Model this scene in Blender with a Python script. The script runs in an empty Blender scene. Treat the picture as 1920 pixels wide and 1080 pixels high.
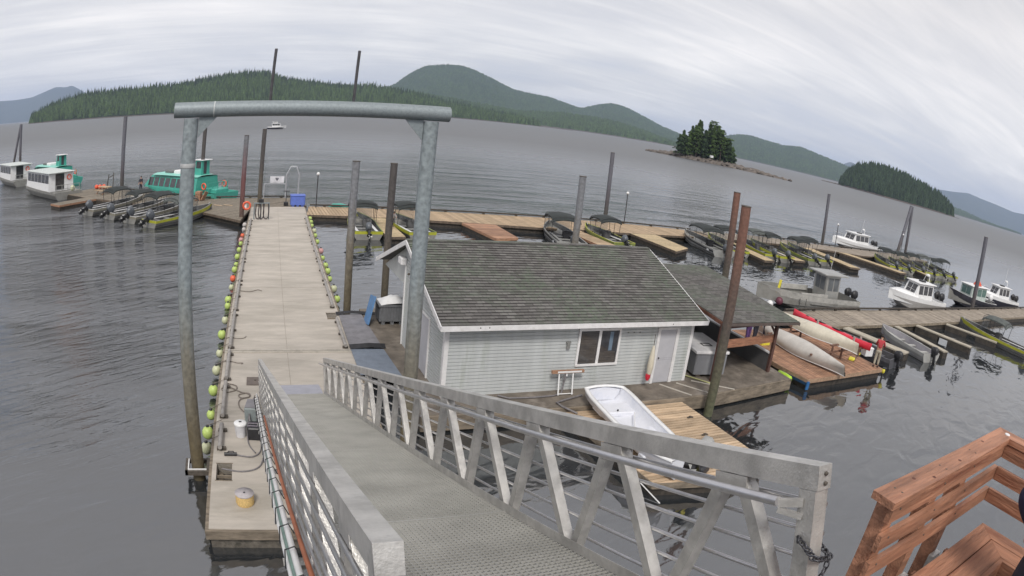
import bpy, math, random
import numpy as np
from mathutils import Vector, Matrix

# ---------------------------------------------------------------- camera, sky, sun, exposure
SC = bpy.context.scene
COL = SC.collection
R = math.radians
rng = random.Random(7)

cam_data = bpy.data.cameras.new("camera")
cam = bpy.data.objects.new("camera", cam_data)
COL.objects.link(cam)
# the photograph comes from a wide webcam lens with strong barrel distortion
cam_data.type = 'PANO'
cam_data.panorama_type = 'FISHEYE_LENS_POLYNOMIAL'
cam_data.sensor_fit = 'HORIZONTAL'
cam_data.sensor_width = 36
cam_data.fisheye_fov = R(180)
cam_data.fisheye_polynomial_k0 = 0.0
for _i, _k in enumerate((-0.0421876781602999, 0.0003229183840561985, -5.153306603383837e-05, 1.4064040011328065e-06)):
    setattr(cam_data, 'fisheye_polynomial_k%d' % (_i + 1), _k)
cam_data.shift_x = 38.3 / 1920
cam_data.shift_y = 71.95 / 1080
cam_data.clip_start = 0.05
cam_data.clip_end = 60000
CAM_H = 9.3
cam.matrix_world = (Matrix.Translation((0, 0, CAM_H)) @ Matrix.Rotation(R(-22.0), 4, 'Z')
                    @ Matrix.Rotation(math.pi / 2 - 0.3045, 4, 'X') @ Matrix.Rotation(0.1062, 4, 'Z'))
SC.camera = cam

SC.view_settings.view_transform = 'Standard'
SC.view_settings.look = 'None'
SC.view_settings.gamma = 1
SC.view_settings.exposure = 0.72
SC.cycles.volume_bounces = 1
SC.cycles.max_bounces = 8
SC.cycles.transparent_max_bounces = 12
SC.cycles.caustics_reflective = False
SC.cycles.caustics_refractive = False
SC.cycles.sample_clamp_indirect = 4

SUN_EL, SUN_AZ = R(48), R(200)      # azimuth clockwise from +Y (the way the dock runs)
world = bpy.data.worlds.new("World")
SC.world = world
world.use_nodes = True
wt = world.node_tree
wt.nodes.clear()
def wn(t, **k):
    n = wt.nodes.new(t)
    for a, b in k.items(): setattr(n, a, b)
    return n
def wl(a, b): wt.links.new(a, b)
def wmath(op, a, b=None, clamp=False):
    n = wn('ShaderNodeMath', operation=op, use_clamp=clamp)
    for i, v in enumerate((a, b)):
        if v is None: continue
        if isinstance(v, (int, float)): n.inputs[i].default_value = v
        else: wl(v, n.inputs[i])
    return n.outputs[0]
sky = wn('ShaderNodeTexSky', sky_type='NISHITA')
sky.sun_disc = False
sky.sun_elevation = SUN_EL
sky.sun_rotation = SUN_AZ
sky.altitude = 0
sky.dust_density = 2.0
bg_sky = wn('ShaderNodeBackground')
bg_sky.inputs['Strength'].default_value = 0.1
wl(sky.outputs[0], bg_sky.inputs['Color'])
# cloud deck: high streaky sheet, laid out on a flat layer above the sea
tc = wn('ShaderNodeTexCoord')
sep = wn('ShaderNodeSeparateXYZ')
wl(tc.outputs['Generated'], sep.inputs[0])
zc = wmath('ADD', wmath('MAXIMUM', sep.outputs[2], 0.0), 0.10)
px = wmath('DIVIDE', sep.outputs[0], zc)
py = wmath('DIVIDE', sep.outputs[1], zc)
comb = wn('ShaderNodeCombineXYZ')
wl(px, comb.inputs[0]); wl(py, comb.inputs[1])
def cloudnoise(scale, rot, sx, sy, detail, rough, off):
    m = wn('ShaderNodeMapping')
    m.inputs['Rotation'].default_value = (0, 0, rot)
    m.inputs['Scale'].default_value = (sx, sy, 1)
    m.inputs['Location'].default_value = off
    wl(comb.outputs[0], m.inputs[0])
    n = wn('ShaderNodeTexNoise')
    n.inputs['Scale'].default_value = scale
    n.inputs['Detail'].default_value = detail
    n.inputs['Roughness'].default_value = rough
    n.inputs['Distortion'].default_value = 1.1
    wl(m.outputs[0], n.inputs['Vector'])
    return n.outputs['Fac']
n1 = cloudnoise(0.6, R(14), 0.45, 1.2, 7, 0.62, (3, 1, 0))
n2 = cloudnoise(2.0, R(14), 0.30, 1.5, 9, 0.68, (7, 4, 0))
n3 = cloudnoise(0.35, R(-10), 1, 1, 3, 0.5, (1, 8, 0))
mixn = wmath('ADD', wmath('MULTIPLY', n1, 0.36), wmath('ADD', wmath('MULTIPLY', n2, 0.30), wmath('MULTIPLY', n3, 0.34)))
kz = wn('ShaderNodeMapRange'); wl(sep.outputs[2], kz.inputs[0]); kz.inputs[1].default_value = 0.06; kz.inputs[2].default_value = 0.45; kz.inputs[3].default_value = 1.0; kz.inputs[4].default_value = 0.5
mixn = wmath('ADD', wmath('MULTIPLY', wmath('SUBTRACT', mixn, 0.51), kz.outputs[0]), 0.51)
ramp = wn('ShaderNodeValToRGB')
wl(mixn, ramp.inputs[0])
cr = ramp.color_ramp
cr.elements[0].position = 0.38; cr.elements[0].color = (0.49, 0.485, 0.515, 1)
cr.elements[1].position = 0.62; cr.elements[1].color = (0.83, 0.78, 0.74, 1)
e = cr.elements.new(0.47); e.color = (0.57, 0.55, 0.55, 1)
e = cr.elements.new(0.54); e.color = (0.68, 0.65, 0.63, 1)
bg_cloud = wn('ShaderNodeBackground')
glow = wn('ShaderNodeMapRange'); wl(sep.outputs[2], glow.inputs[0]); glow.inputs[1].default_value = 0.0; glow.inputs[2].default_value = 0.32; glow.inputs[3].default_value = 1.42; glow.inputs[4].default_value = 1.0
gm = wn('ShaderNodeVectorMath', operation='SCALE'); wl(ramp.outputs[0], gm.inputs[0]); wl(glow.outputs[0], gm.inputs['Scale'])
wl(gm.outputs[0], bg_cloud.inputs['Color'])
bg_cloud.inputs['Strength'].default_value = 0.76
mixs = wn('ShaderNodeMixShader')
mixs.inputs[0].default_value = 0.88
wl(bg_sky.outputs[0], mixs.inputs[1]); wl(bg_cloud.outputs[0], mixs.inputs[2])
wout = wn('ShaderNodeOutputWorld')
wl(mixs.outputs[0], wout.inputs['Surface'])

sun_data = bpy.data.lights.new("sun", 'SUN')
sun_data.energy = 1.5
sun_data.angle = R(14)
sun_data.color = (1.0, 0.96, 0.9)
sun = bpy.data.objects.new("sun", sun_data)
COL.objects.link(sun)
_d = Vector((math.sin(SUN_AZ) * math.cos(SUN_EL), math.cos(SUN_AZ) * math.cos(SUN_EL), math.sin(SUN_EL)))
sun.rotation_euler = (-_d).to_track_quat('-Z', 'Y').to_euler()

# ---------------------------------------------------------------- materials
_M = {}
def mat(name, col, rough=0.6, metal=0.0, var=0.12, scale=3.0, bump=0.0, bscale=40.0, col2=None, stretch=(1, 1, 1),
        spec=0.5, alpha=1.0, trans=0.0, patch=None, pscale=1.0, pth=0.55, isl=0.0, wave=None, emit=None):
    """procedural surface: noise-varied colour, optional second colour patches, bump"""
    if name in _M: return _M[name]
    m = bpy.data.materials.new(name)
    m.use_nodes = True
    nt = m.node_tree; nd = nt.nodes; L = nt.links
    b = nd['Principled BSDF']
    b.inputs['Roughness'].default_value = rough
    b.inputs['Metallic'].default_value = metal
    b.inputs['Specular IOR Level'].default_value = spec
    b.inputs['Alpha'].default_value = alpha
    b.inputs['Transmission Weight'].default_value = trans
    t = nd.new('ShaderNodeTexCoord')
    mp = nd.new('ShaderNodeMapping'); mp.inputs['Scale'].default_value = stretch
    L.new(t.outputs['Object'], mp.inputs[0])
    n = nd.new('ShaderNodeTexNoise'); n.inputs['Scale'].default_value = scale
    n.inputs['Detail'].default_value = 6; n.inputs['Roughness'].default_value = 0.65
    L.new(mp.outputs[0], n.inputs['Vector'])
    rp = nd.new('ShaderNodeValToRGB')
    c = col; lo = [max(0, v * (1 - var * 1.6)) for v in c]; hi = [min(1, v * (1 + var * 1.6)) for v in c]
    if col2: lo = list(col2)
    rp.color_ramp.elements[0].position = 0.33; rp.color_ramp.elements[0].color = (*lo, 1)
    rp.color_ramp.elements[1].position = 0.67; rp.color_ramp.elements[1].color = (*hi, 1)
    L.new(n.outputs['Fac'], rp.inputs[0])
    out = rp.outputs[0]
    if patch:
        n2 = nd.new('ShaderNodeTexNoise'); n2.inputs['Scale'].default_value = pscale; n2.inputs['Detail'].default_value = 7
        n2.inputs['Roughness'].default_value = 0.7
        L.new(mp.outputs[0], n2.inputs['Vector'])
        mr = nd.new('ShaderNodeMapRange'); mr.inputs[1].default_value = pth - 0.05; mr.inputs[2].default_value = pth + 0.09
        L.new(n2.outputs['Fac'], mr.inputs[0])
        mx = nd.new('ShaderNodeMix'); mx.data_type = 'RGBA'
        L.new(mr.outputs[0], mx.inputs[0]); L.new(out, mx.inputs[6]); mx.inputs[7].default_value = (*patch, 1)
        out = mx.outputs[2]
    if isl:
        g = nd.new('ShaderNodeNewGeometry')
        hs = nd.new('ShaderNodeHueSaturation')
        m1 = nd.new('ShaderNodeMapRange'); m1.inputs[3].default_value = 1 - isl; m1.inputs[4].default_value = 1 + isl
        L.new(g.outputs['Random Per Island'], m1.inputs[0]); L.new(m1.outputs[0], hs.inputs['Value'])
        L.new(out, hs.inputs['Color']); out = hs.outputs[0]
    L.new(out, b.inputs['Base Color'])
    if bump:
        nb = nd.new('ShaderNodeTexNoise'); nb.inputs['Scale'].default_value = bscale; nb.inputs['Detail'].default_value = 5
        L.new(mp.outputs[0], nb.inputs['Vector'])
        bp = nd.new('ShaderNodeBump'); bp.inputs['Strength'].default_value = bump; bp.inputs['Distance'].default_value = 0.02
        L.new(nb.outputs['Fac'], bp.inputs['Height']); L.new(bp.outputs[0], b.inputs['Normal'])
    if emit:
        b.inputs['Emission Color'].default_value = (*emit, 1); b.inputs['Emission Strength'].default_value = 1
    _M[name] = m
    return m

ALU = mat('weathered aluminium', (0.57, 0.555, 0.53), 0.40, 0.55, 0.12, 5, 0.2, 70, patch=(0.43, 0.42, 0.40), pscale=3.2, pth=0.57)
ALU_TUBE = mat('polished aluminium tube', (0.60, 0.59, 0.60), 0.28, 0.85, 0.06, 6)
GRATE = mat('aluminium grating', (0.42, 0.415, 0.39), 0.5, 0.4, 0.08, 1.5)
GALV = mat('galvanised pipe', (0.235, 0.27, 0.285), 0.55, 0.25, 0.10, 16, 0.2, 60, patch=(0.29, 0.325, 0.34), pscale=45, pth=0.56)
CONC = mat('dock concrete', (0.45, 0.41, 0.36), 0.85, 0, 0.09, 1.1, 0.25, 55, patch=(0.36, 0.33, 0.285), pscale=0.45, pth=0.53, stretch=(.5, 1.8, 1))
CONC_SIDE = mat('wet concrete side', (0.13, 0.115, 0.095), 0.8, 0, 0.35, 3, 0.4, 30, patch=(0.06, 0.055, 0.045), pscale=2.5)
PALECONC = mat('pale concrete curb', (0.45, 0.42, 0.37), 0.8, 0, 0.12, 3)
DIRT = mat('stained float deck', (0.155, 0.132, 0.108), 0.75, 0, 0.25, 1.6, 0.2, 40, patch=(0.25, 0.22, 0.19), pscale=0.8, pth=0.6)
TIMBER = mat('weathered timber', (0.20, 0.165, 0.125), 0.8, 0, 0.3, 6, 0.3, 40, stretch=(.25, 1, 1))
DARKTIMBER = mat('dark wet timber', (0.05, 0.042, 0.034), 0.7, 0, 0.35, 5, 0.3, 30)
TAN = mat('tan plank', (0.42, 0.31, 0.20), 0.75, 0, 0.16, 5, 0.2, 40, isl=0.16, stretch=(.3, 1, 1))
FLOATPLANK = mat('sun-bleached plank', (0.47, 0.35, 0.235), 0.72, 0, 0.15, 4, 0.25, 40, isl=0.24, stretch=(.3, 1, 1))
REDPLANK = mat('reddish plank', (0.33, 0.185, 0.115), 0.7, 0, 0.18, 5, 0.2, 40, isl=0.24, stretch=(.3, 1, 1))
GREYPLANK = mat('grey brown plank', (0.30, 0.255, 0.205), 0.8, 0, 0.16, 4, 0.2, 40, isl=0.18, stretch=(.3, 1, 1))
DARKPLANK = mat('dark plank', (0.21, 0.18, 0.14), 0.8, 0, 0.2, 4, 0.2, 40, isl=0.15)
YELLOWPLANK = mat('yellowish plank', (0.46, 0.36, 0.22), 0.75, 0, 0.15, 4, 0.2, 40, isl=0.14)
STAIN = mat('stained lumber', (0.34, 0.165, 0.10), 0.6, 0, 0.26, 14, 0.5, 60, patch=(0.235, 0.09, 0.05), pscale=9, pth=0.585, stretch=(.12, 1, 1), isl=.1)
STAINY = mat('stained lumber run the other way', (0.34, 0.165, 0.10), 0.6, 0, 0.26, 14, 0.5, 60, patch=(0.235, 0.09, 0.05), pscale=9, pth=0.585, stretch=(1, .12, 1), isl=.1)
ENDGRAIN = mat('bare lumber end', (0.34, 0.20, 0.10), 0.8, 0, 0.15, 20)
RUSTBROWN = mat('rusty steel pile', (0.195, 0.085, 0.055), 0.7, 0.1, 0.22, 2.5, 0.3, 30, patch=(0.13, 0.065, 0.045), pscale=2)
SIDING = mat('white vinyl siding', (0.50, 0.52, 0.52), 0.5, 0, 0.05, 1.2, patch=(0.44, 0.465, 0.445), pscale=1.1, pth=0.57, stretch=(2.2, 2.2, .35))
TRIM = mat('white painted trim', (0.74, 0.73, 0.73), 0.5, 0, 0.06, 4, patch=(0.62, 0.61, 0.59), pscale=3, pth=0.62)
DOORM = mat('pale grey door', (0.46, 0.46, 0.49), 0.5, 0, 0.04, 2)
GLASSDARK = mat('dark window glass', (0.045, 0.045, 0.05), 0.06, 0, 0.3, 3, spec=0.8)
BLIND = mat('window blind slats', (0.13, 0.115, 0.10), 0.6, 0, 0.3, 5, stretch=(.2, 1, 8))
WHITE = mat('white paint', (0.76, 0.76, 0.76), 0.35, 0, 0.04, 3)
GEL = mat('white gelcoat', (0.70, 0.71, 0.755), 0.3, 0, 0.04, 2, patch=(0.62, 0.64, 0.70), pscale=2)
CREAM = mat('cream canoe shell', (0.60, 0.555, 0.45), 0.4, 0, 0.07, 2, patch=(0.50, 0.46, 0.38), pscale=1.2)
GREYCANOE = mat('pale grey canoe shell', (0.50, 0.475, 0.44), 0.4, 0, 0.07, 2)
RED = mat('red kayak plastic', (0.62, 0.03, 0.055), 0.35, 0, 0.08, 3)
ORANGE = mat('orange plastic', (0.72, 0.12, 0.06), 0.45, 0, 0.1, 5)
REDSHIRT = mat('red cloth', (0.42, 0.05, 0.06), 0.85, 0, 0.15, 8)
SILVER = mat('bare hull aluminium', (0.42, 0.42, 0.40), 0.4, 0.5, 0.12, 2, patch=(0.34, 0.33, 0.31), pscale=1)
SILVER2 = mat('brushed grey hull', (0.30, 0.295, 0.275), 0.5, 0.3, 0.12, 2, patch=(0.25, 0.24, 0.22), pscale=1)
LIMEB = mat('yellow green hull paint', (0.42, 0.43, 0.045), 0.4, 0, 0.1, 3)
LIMED = mat('olive green hull paint', (0.21, 0.25, 0.07), 0.45, 0, 0.14, 3)
BLACK = mat('black plastic', (0.022, 0.022, 0.025), 0.45, 0, 0.2, 6)
CANVAS = mat('black green canvas', (0.028, 0.034, 0.034), 0.8, 0, 0.2, 5)
CANVASG = mat('grey green canvas', (0.085, 0.095, 0.09), 0.8, 0, 0.2, 5)
DECKG = mat('boat floor grey', (0.10, 0.10, 0.10), 0.7, 0, 0.2, 3)
COWL = mat('grey outboard cowling', (0.10, 0.11, 0.125), 0.35, 0, 0.15, 4)
TURQ = mat('turquoise boat paint', (0.07, 0.36, 0.29), 0.4, 0, 0.08, 2, patch=(0.045, 0.34, 0.27), pscale=1)
TURQL = mat('pale turquoise roof', (0.25, 0.58, 0.50), 0.45, 0, 0.06, 2)
BLUEBIN = mat('blue plastic tote', (0.10, 0.16, 0.50), 0.5, 0, 0.08, 4)
BLUEBOARD = mat('blue plastic lid', (0.10, 0.22, 0.42), 0.5, 0, 0.12, 4)
BLUETAPE = mat('blue tarp edge', (0.03, 0.14, 0.35), 0.6, 0, 0.12, 4)
BLUEPLATE = mat('blue grey ramp plate', (0.20, 0.235, 0.29), 0.45, 0.3, 0.1, 3, bump=0.3, bscale=60)
GREYPLATE = mat('grey rubber mat', (0.20, 0.195, 0.21), 0.7, 0, 0.12, 3)
GREYBIN = mat('grey plastic pallet bin', (0.15, 0.155, 0.165), 0.6, 0, 0.08, 4)
LIMEBUOY = mat('lime green buoy', (0.47, 0.60, 0.17), 0.45, 0, 0.12, 6, patch=(0.42, 0.53, 0.17), pscale=5)
PALEBUOY = mat('faded cream buoy', (0.55, 0.57, 0.38), 0.5, 0, 0.1, 6, patch=(0.42, 0.44, 0.26), pscale=5)
WHITEBUOY = mat('dirty white buoy', (0.52, 0.48, 0.46), 0.5, 0, 0.12, 6)
ORANGEBUOY = mat('orange buoy', (0.78, 0.15, 0.07), 0.45, 0, 0.1, 6)
PINKBUOY = mat('faded pink buoy', (0.55, 0.30, 0.29), 0.5, 0, 0.12, 6)
ROPE = mat('dirty rope', (0.19, 0.165, 0.145), 0.9, 0, 0.2, 20)
HOSE = mat('grey hose', (0.17, 0.16, 0.165), 0.6, 0, 0.15, 10)
HOSEB = mat('black hose', (0.035, 0.025, 0.028), 0.5, 0, 0.15, 10)
YROPE = mat('yellow rope', (0.60, 0.42, 0.17), 0.8, 0, 0.15, 30)
BROWNPIPE = mat('orange brown pipe', (0.34, 0.11, 0.05), 0.5, 0, 0.12, 5)
GREENHOSE = mat('green grey hose', (0.17, 0.25, 0.22), 0.5, 0, 0.1, 5)
SKIN = mat('skin', (0.42, 0.24, 0.17), 0.6, 0, 0.08, 10)
HAIR = mat('dark hair', (0.02, 0.015, 0.012), 0.7, 0, 0.2, 20)
KHAKI = mat('khaki cloth', (0.36, 0.33, 0.26), 0.85, 0, 0.1, 8)
DARKCLOTH = mat('dark cloth', (0.03, 0.03, 0.045), 0.9, 0, 0.2, 8)
PURPLE = mat('purple cloth', (0.10, 0.05, 0.17), 0.9, 0, 0.15, 8)
YELLOW = mat('yellow plastic', (0.70, 0.62, 0.06), 0.5, 0, 0.1, 6)
ROCK = mat('shore rock', (0.135, 0.115, 0.10), 0.9, 0, 0.4, 0.25, 0.5, 1.5, patch=(0.09, 0.075, 0.055), pscale=0.5, isl=.2)
NEEDLE = mat('conifer needles', (0.052, 0.082, 0.026), 0.9, 0, 0.4, 0.4, spec=0.1, isl=0.45)
NEEDLE2 = mat('dark conifer needles', (0.03, 0.048, 0.022), 0.9, 0, 0.4, 0.4, spec=0.1, isl=0.4)
BARK = mat('tree bark', (0.09, 0.07, 0.055), 0.9, 0, 0.2, 2)
PALEGLASS = mat('pale sky lit window', (0.34, 0.37, 0.39), 0.1, 0, 0.1, 2)
CLEAR = mat('clear boat window', (0.45, 0.48, 0.48), 0.1, 0, 0.1, 2, alpha=0.35)

def pile_mat(name, top, mid, algae, z0, z1):
    """steel pile: paint above, rust or weed towards the tide line (position based growth)"""
    m = bpy.data.materials.new(name); m.use_nodes = True
    nd = m.node_tree.nodes; L = m.node_tree.links; b = nd['Principled BSDF']
    b.inputs['Roughness'].default_value = 0.7
    t = nd.new('ShaderNodeNewGeometry'); sp = nd.new('ShaderNodeSeparateXYZ'); L.new(t.outputs['Position'], sp.inputs[0])
    mp = nd.new('ShaderNodeMapping'); mp.inputs['Scale'].default_value = (6, 6, 0.5); L.new(t.outputs['Position'], mp.inputs[0])
    n = nd.new('ShaderNodeTexNoise'); n.inputs['Scale'].default_value = 1.5; n.inputs['Detail'].default_value = 6
    L.new(mp.outputs[0], n.inputs['Vector'])
    a = nd.new('ShaderNodeMath'); a.operation = 'MULTIPLY_ADD'; a.inputs[1].default_value = 2.2
    L.new(n.outputs['Fac'], a.inputs[0]); L.new(sp.outputs[2], a.inputs[2])
    mr = nd.new('ShaderNodeMapRange'); mr.inputs[1].default_value = z0 + 1.1; mr.inputs[2].default_value = z1 + 1.1
    L.new(a.outputs[0], mr.inputs[0])
    rp = nd.new('ShaderNodeValToRGB'); L.new(mr.outputs[0], rp.inputs[0])
    rp.color_ramp.elements[0].position = 0.0; rp.color_ramp.elements[0].color = (*algae, 1)
    rp.color_ramp.elements[1].position = 1.0; rp.color_ramp.elements[1].color = (*top, 1)
    e = rp.color_ramp.elements.new(0.5); e.color = (*mid, 1)
    n2 = nd.new('ShaderNodeTexNoise'); n2.inputs['Scale'].default_value = 9; n2.inputs['Detail'].default_value = 5; L.new(t.outputs['Position'], n2.inputs['Vector'])
    hs = nd.new('ShaderNodeHueSaturation'); m1 = nd.new('ShaderNodeMapRange'); m1.inputs[1].default_value = .3; m1.inputs[2].default_value = .7
    m1.inputs[3].default_value = 0.72; m1.inputs[4].default_value = 1.28
    L.new(n2.outputs['Fac'], m1.inputs[0]); L.new(m1.outputs[0], hs.inputs['Value']); L.new(rp.outputs[0], hs.inputs['Color'])
    L.new(hs.outputs[0], b.inputs['Base Color'])
    _M[name] = m
    return m
P_GATE = pile_mat('galvanised gate leg', (0.24, 0.275, 0.29), (0.19, 0.18, 0.15), (0.11, 0.088, 0.05), 1.0, 5.6)
P_GREY = pile_mat('grey weathered pile', (0.19, 0.195, 0.21), (0.17, 0.15, 0.12), (0.11, 0.092, 0.06), 1.2, 5.4)
P_DARK = pile_mat('dark brown pile', (0.075, 0.068, 0.066), (0.10, 0.085, 0.07), (0.085, 0.072, 0.05), 0.8, 4.4)
P_RUST = pile_mat('red rust pile', (0.175, 0.088, 0.064), (0.085, 0.07, 0.06), (0.10, 0.105, 0.06), 0.2, 6.6)
P_REDGREY = pile_mat('grey pile with rusty middle', (0.16, 0.165, 0.18), (0.15, 0.06, 0.06), (0.10, 0.07, 0.055), 0.4, 6.6)
P_FAR = pile_mat('far steel pile', (0.125, 0.125, 0.145), (0.10, 0.09, 0.10), (0.075, 0.068, 0.06), 0.6, 4.2)

# ---------------------------------------------------------------- mesh helpers
class MB:
    def __init__(s): s.v = []; s.f = []; s.sm = []
    def add(s, vs, fs, smooth=False):
        o = len(s.v); s.v += [tuple(v) for v in vs]
        s.f += [tuple(i + o for i in f) for f in fs]; s.sm += [smooth] * len(fs); return s
    def box(s, x0, x1, y0, y1, z0, z1):
        return s.add([(x0, y0, z0), (x1, y0, z0), (x1, y1, z0), (x0, y1, z0), (x0, y0, z1), (x1, y0, z1), (x1, y1, z1), (x0, y1, z1)],
                     [(0, 3, 2, 1), (4, 5, 6, 7), (0, 1, 5, 4), (1, 2, 6, 5), (2, 3, 7, 6), (3, 0, 4, 7)])
    def cham(s, x0, x1, y0, y1, z0, z1, c):
        """box with chamfered vertical edges and top"""
        def ring(i, z): return [(x0 + i + c, y0 + i, z), (x1 - i - c, y0 + i, z), (x1 - i, y0 + i + c, z), (x1 - i, y1 - i - c, z),
                                (x1 - i - c, y1 - i, z), (x0 + i + c, y1 - i, z), (x0 + i, y1 - i - c, z), (x0 + i, y0 + i + c, z)]
        vs = ring(0, z0) + ring(0, z1 - c) + ring(c * .8, z1)
        fs = [tuple(range(7, -1, -1)), tuple(range(16, 24))]
        for k in (0, 8):
            for i in range(8): fs.append((k + i, k + (i + 1) % 8, k + 8 + (i + 1) % 8, k + 8 + i))
        return s.add(vs, fs)
    def bar(s, p0, p1, w, h, up=(0, 0, 1)):
        p0, p1, up = Vector(p0), Vector(p1), Vector(up)
        d = (p1 - p0).normalized()
        sd = d.cross(up)
        if sd.length < 1e-4: sd = d.cross(Vector((0, 1, 0)))
        sd.normalize(); u = sd.cross(d).normalized()
        vs = []
        for p in (p0, p1):
            for a, b in ((-1, -1), (1, -1), (1, 1), (-1, 1)): vs.append(p + sd * a * w / 2 + u * b * h / 2)
        return s.add(vs, [(0, 1, 2, 3), (7, 6, 5, 4), (0, 4, 5, 1), (1, 5, 6, 2), (2, 6, 7, 3), (3, 7, 4, 0)])
    def tube(s, pts, r, n=8, r2=None, cap=True):
        pts = [Vector(p) for p in pts]; m = len(pts); vs = []
        d0 = (pts[1] - pts[0]).normalized()
        a = d0.cross(Vector((0, 0, 1)))
        if a.length < 1e-3: a = d0.cross(Vector((0, 1, 0)))
        a.normalize()
        for i, p in enumerate(pts):
            d = ((pts[min(i + 1, m - 1)] - p).normalized() + (p - pts[max(i - 1, 0)]).normalized())
            if d.length < 1e-6: d = d0
            d.normalize()
            a = (a - d * a.dot(d))
            if a.length < 1e-5: a = d.orthogonal()
            a.normalize(); b = d.cross(a)
            rr = r if r2 is None else r + (r2 - r) * i / (m - 1)
            for k in range(n):
                t = 2 * math.pi * k / n; vs.append(p + a * math.cos(t) * rr + b * math.sin(t) * rr)
        fs = []
        for i in range(m - 1):
            for k in range(n): fs.append((i * n + k, i * n + (k + 1) % n, (i + 1) * n + (k + 1) % n, (i + 1) * n + k))
        s.add(vs, fs, True)
        if cap:
            s.add(vs[:n], [tuple(range(n - 1, -1, -1))]); s.add(vs[-n:], [tuple(range(n))])
        return s
    def lathe(s, prof, c=(0, 0, 0), n=16, smooth=True):
        vs = []; m = len(prof)
        for r, z in prof:
            for k in range(n):
                t = 2 * math.pi * k / n; vs.append((c[0] + r * math.cos(t), c[1] + r * math.sin(t), c[2] + z))
        fs = [(i * n + k, i * n + (k + 1) % n, (i + 1) * n + (k + 1) % n, (i + 1) * n + k) for i in range(m - 1) for k in range(n)]
        s.add(vs, fs, smooth)
        s.add(vs[:n], [tuple(range(n - 1, -1, -1))]); s.add(vs[-n:], [tuple(range(n))])
        return s
    def ball(s, c, r, n=12, sz=1.0):
        m = n // 2 + 1
        return s.lathe([(max(1e-3, r * math.sin(math.pi * i / m)), -r * sz * math.cos(math.pi * i / m)) for i in range(m + 1)], c, n)
    def loft(s, secs, smooth=False, closed=False, caps=False):
        n = len(secs[0]); vs = [p for q in secs for p in q]; fs = []
        for i in range(len(secs) - 1):
            for k in range(n if closed else n - 1):
                fs.append((i * n + k, i * n + (k + 1) % n, (i + 1) * n + (k + 1) % n, (i + 1) * n + k))
        s.add(vs, fs, smooth)
        if caps:
            s.add(secs[0], [tuple(range(n - 1, -1, -1))]); s.add(secs[-1], [tuple(range(n))])
        return s
    def prism(s, poly, z0, z1):
        n = len(poly); vs = [(x, y, z0) for x, y in poly] + [(x, y, z1) for x, y in poly]
        return s.add(vs, [tuple(range(n - 1, -1, -1)), tuple(range(n, 2 * n))] + [(i, (i + 1) % n, n + (i + 1) % n, n + i) for i in range(n)])
    def lap(s, n, z1, face, x0, x1, zt=None):
        """drop lap boards: flat face, then a recessed groove under the next board; face(u_out, z) -> point maker"""
        e = z1 / n; prof = []
        for i in range(n):
            z = i * e; prof += [(.026, z), (.024, z + e * .74), (-.002, z + e * .80), (-.002, z + e * .995)]
        m = len(prof)
        return s.add([face(x0, o, z) for o, z in prof] + [face(x1, o, z) for o, z in prof], [(i, i + 1, m + i + 1, m + i) for i in range(m - 1)])
    def saw(s, x0, x1, p0, p1, n, th, nrm):
        """courses lapping one over the next from p0 up to p1 (points in the YZ plane), thickness th along nrm"""
        vs = []; prof = []
        for i in range(n):
            a = i / n; b = (i + 1) / n
            prof.append((p0[0] + (p1[0] - p0[0]) * a + nrm[0] * th, p0[1] + (p1[1] - p0[1]) * a + nrm[1] * th))
            prof.append((p0[0] + (p1[0] - p0[0]) * b, p0[1] + (p1[1] - p0[1]) * b))
        prof = [p0] + prof
        vs = [(x0, y, z) for y, z in prof] + [(x1, y, z) for y, z in prof]
        m = len(prof)
        return s.add(vs, [(i, i + 1, m + i + 1, m + i) for i in range(m - 1)])
    def xform(s, M_, start=0):
        s.v = s.v[:start] + [tuple(M_ @ Vector(v)) for v in s.v[start:]]; return s
    def build(s, name, m, parent=None, loc=None, rz=0):
        me = bpy.data.meshes.new(name)
        me.from_pydata(s.v, [], s.f); me.materials.append(m)
        me.polygons.foreach_set('use_smooth', s.sm)
        import bmesh as bm_
        b = bm_.new(); b.from_mesh(me); bm_.ops.recalc_face_normals(b, faces=b.faces[:]) if len(s.f) < 20000 else None
        b.to_mesh(me); b.free()
        o = bpy.data.objects.new(name, me); COL.objects.link(o)
        if parent: o.parent = parent
        if loc: o.location = loc
        if rz: o.rotation_euler[2] = rz
        return o
    def each(s, name, m, parent):
        """every separate piece becomes a part of its own"""
        par = list(range(len(s.v)))
        def fnd(a):
            while par[a] != a: par[a] = par[par[a]]; a = par[a]
            return a
        for f in s.f:
            for a in f[1:]: par[fnd(a)] = fnd(f[0])
        roots = {}
        for i in range(len(s.v)): roots.setdefault(fnd(i), []).append(i)
        grp = []
        for r_, idx in roots.items():
            lo = [min(s.v[i][k] for i in idx) - .002 for k in range(3)]; hi = [max(s.v[i][k] for i in idx) + .002 for k in range(3)]
            hit = [g for g in grp if all(g[0][k] <= hi[k] and g[1][k] >= lo[k] for k in range(3))]
            for g in hit:
                lo = [min(lo[k], g[0][k]) for k in range(3)]; hi = [max(hi[k], g[1][k]) for k in range(3)]; idx = idx + g[2]; grp.remove(g)
            grp.append((lo, hi, idx))
        out = []
        for lo, hi, idx in grp:
            mp = {a: j for j, a in enumerate(idx)}; b = MB(); b.v = [s.v[i] for i in idx]
            for f, q in zip(s.f, s.sm):
                if f[0] in mp: b.f.append(tuple(mp[a] for a in f)); b.sm.append(q)
            out.append(b.build(name, m, parent))
        return out

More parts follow.
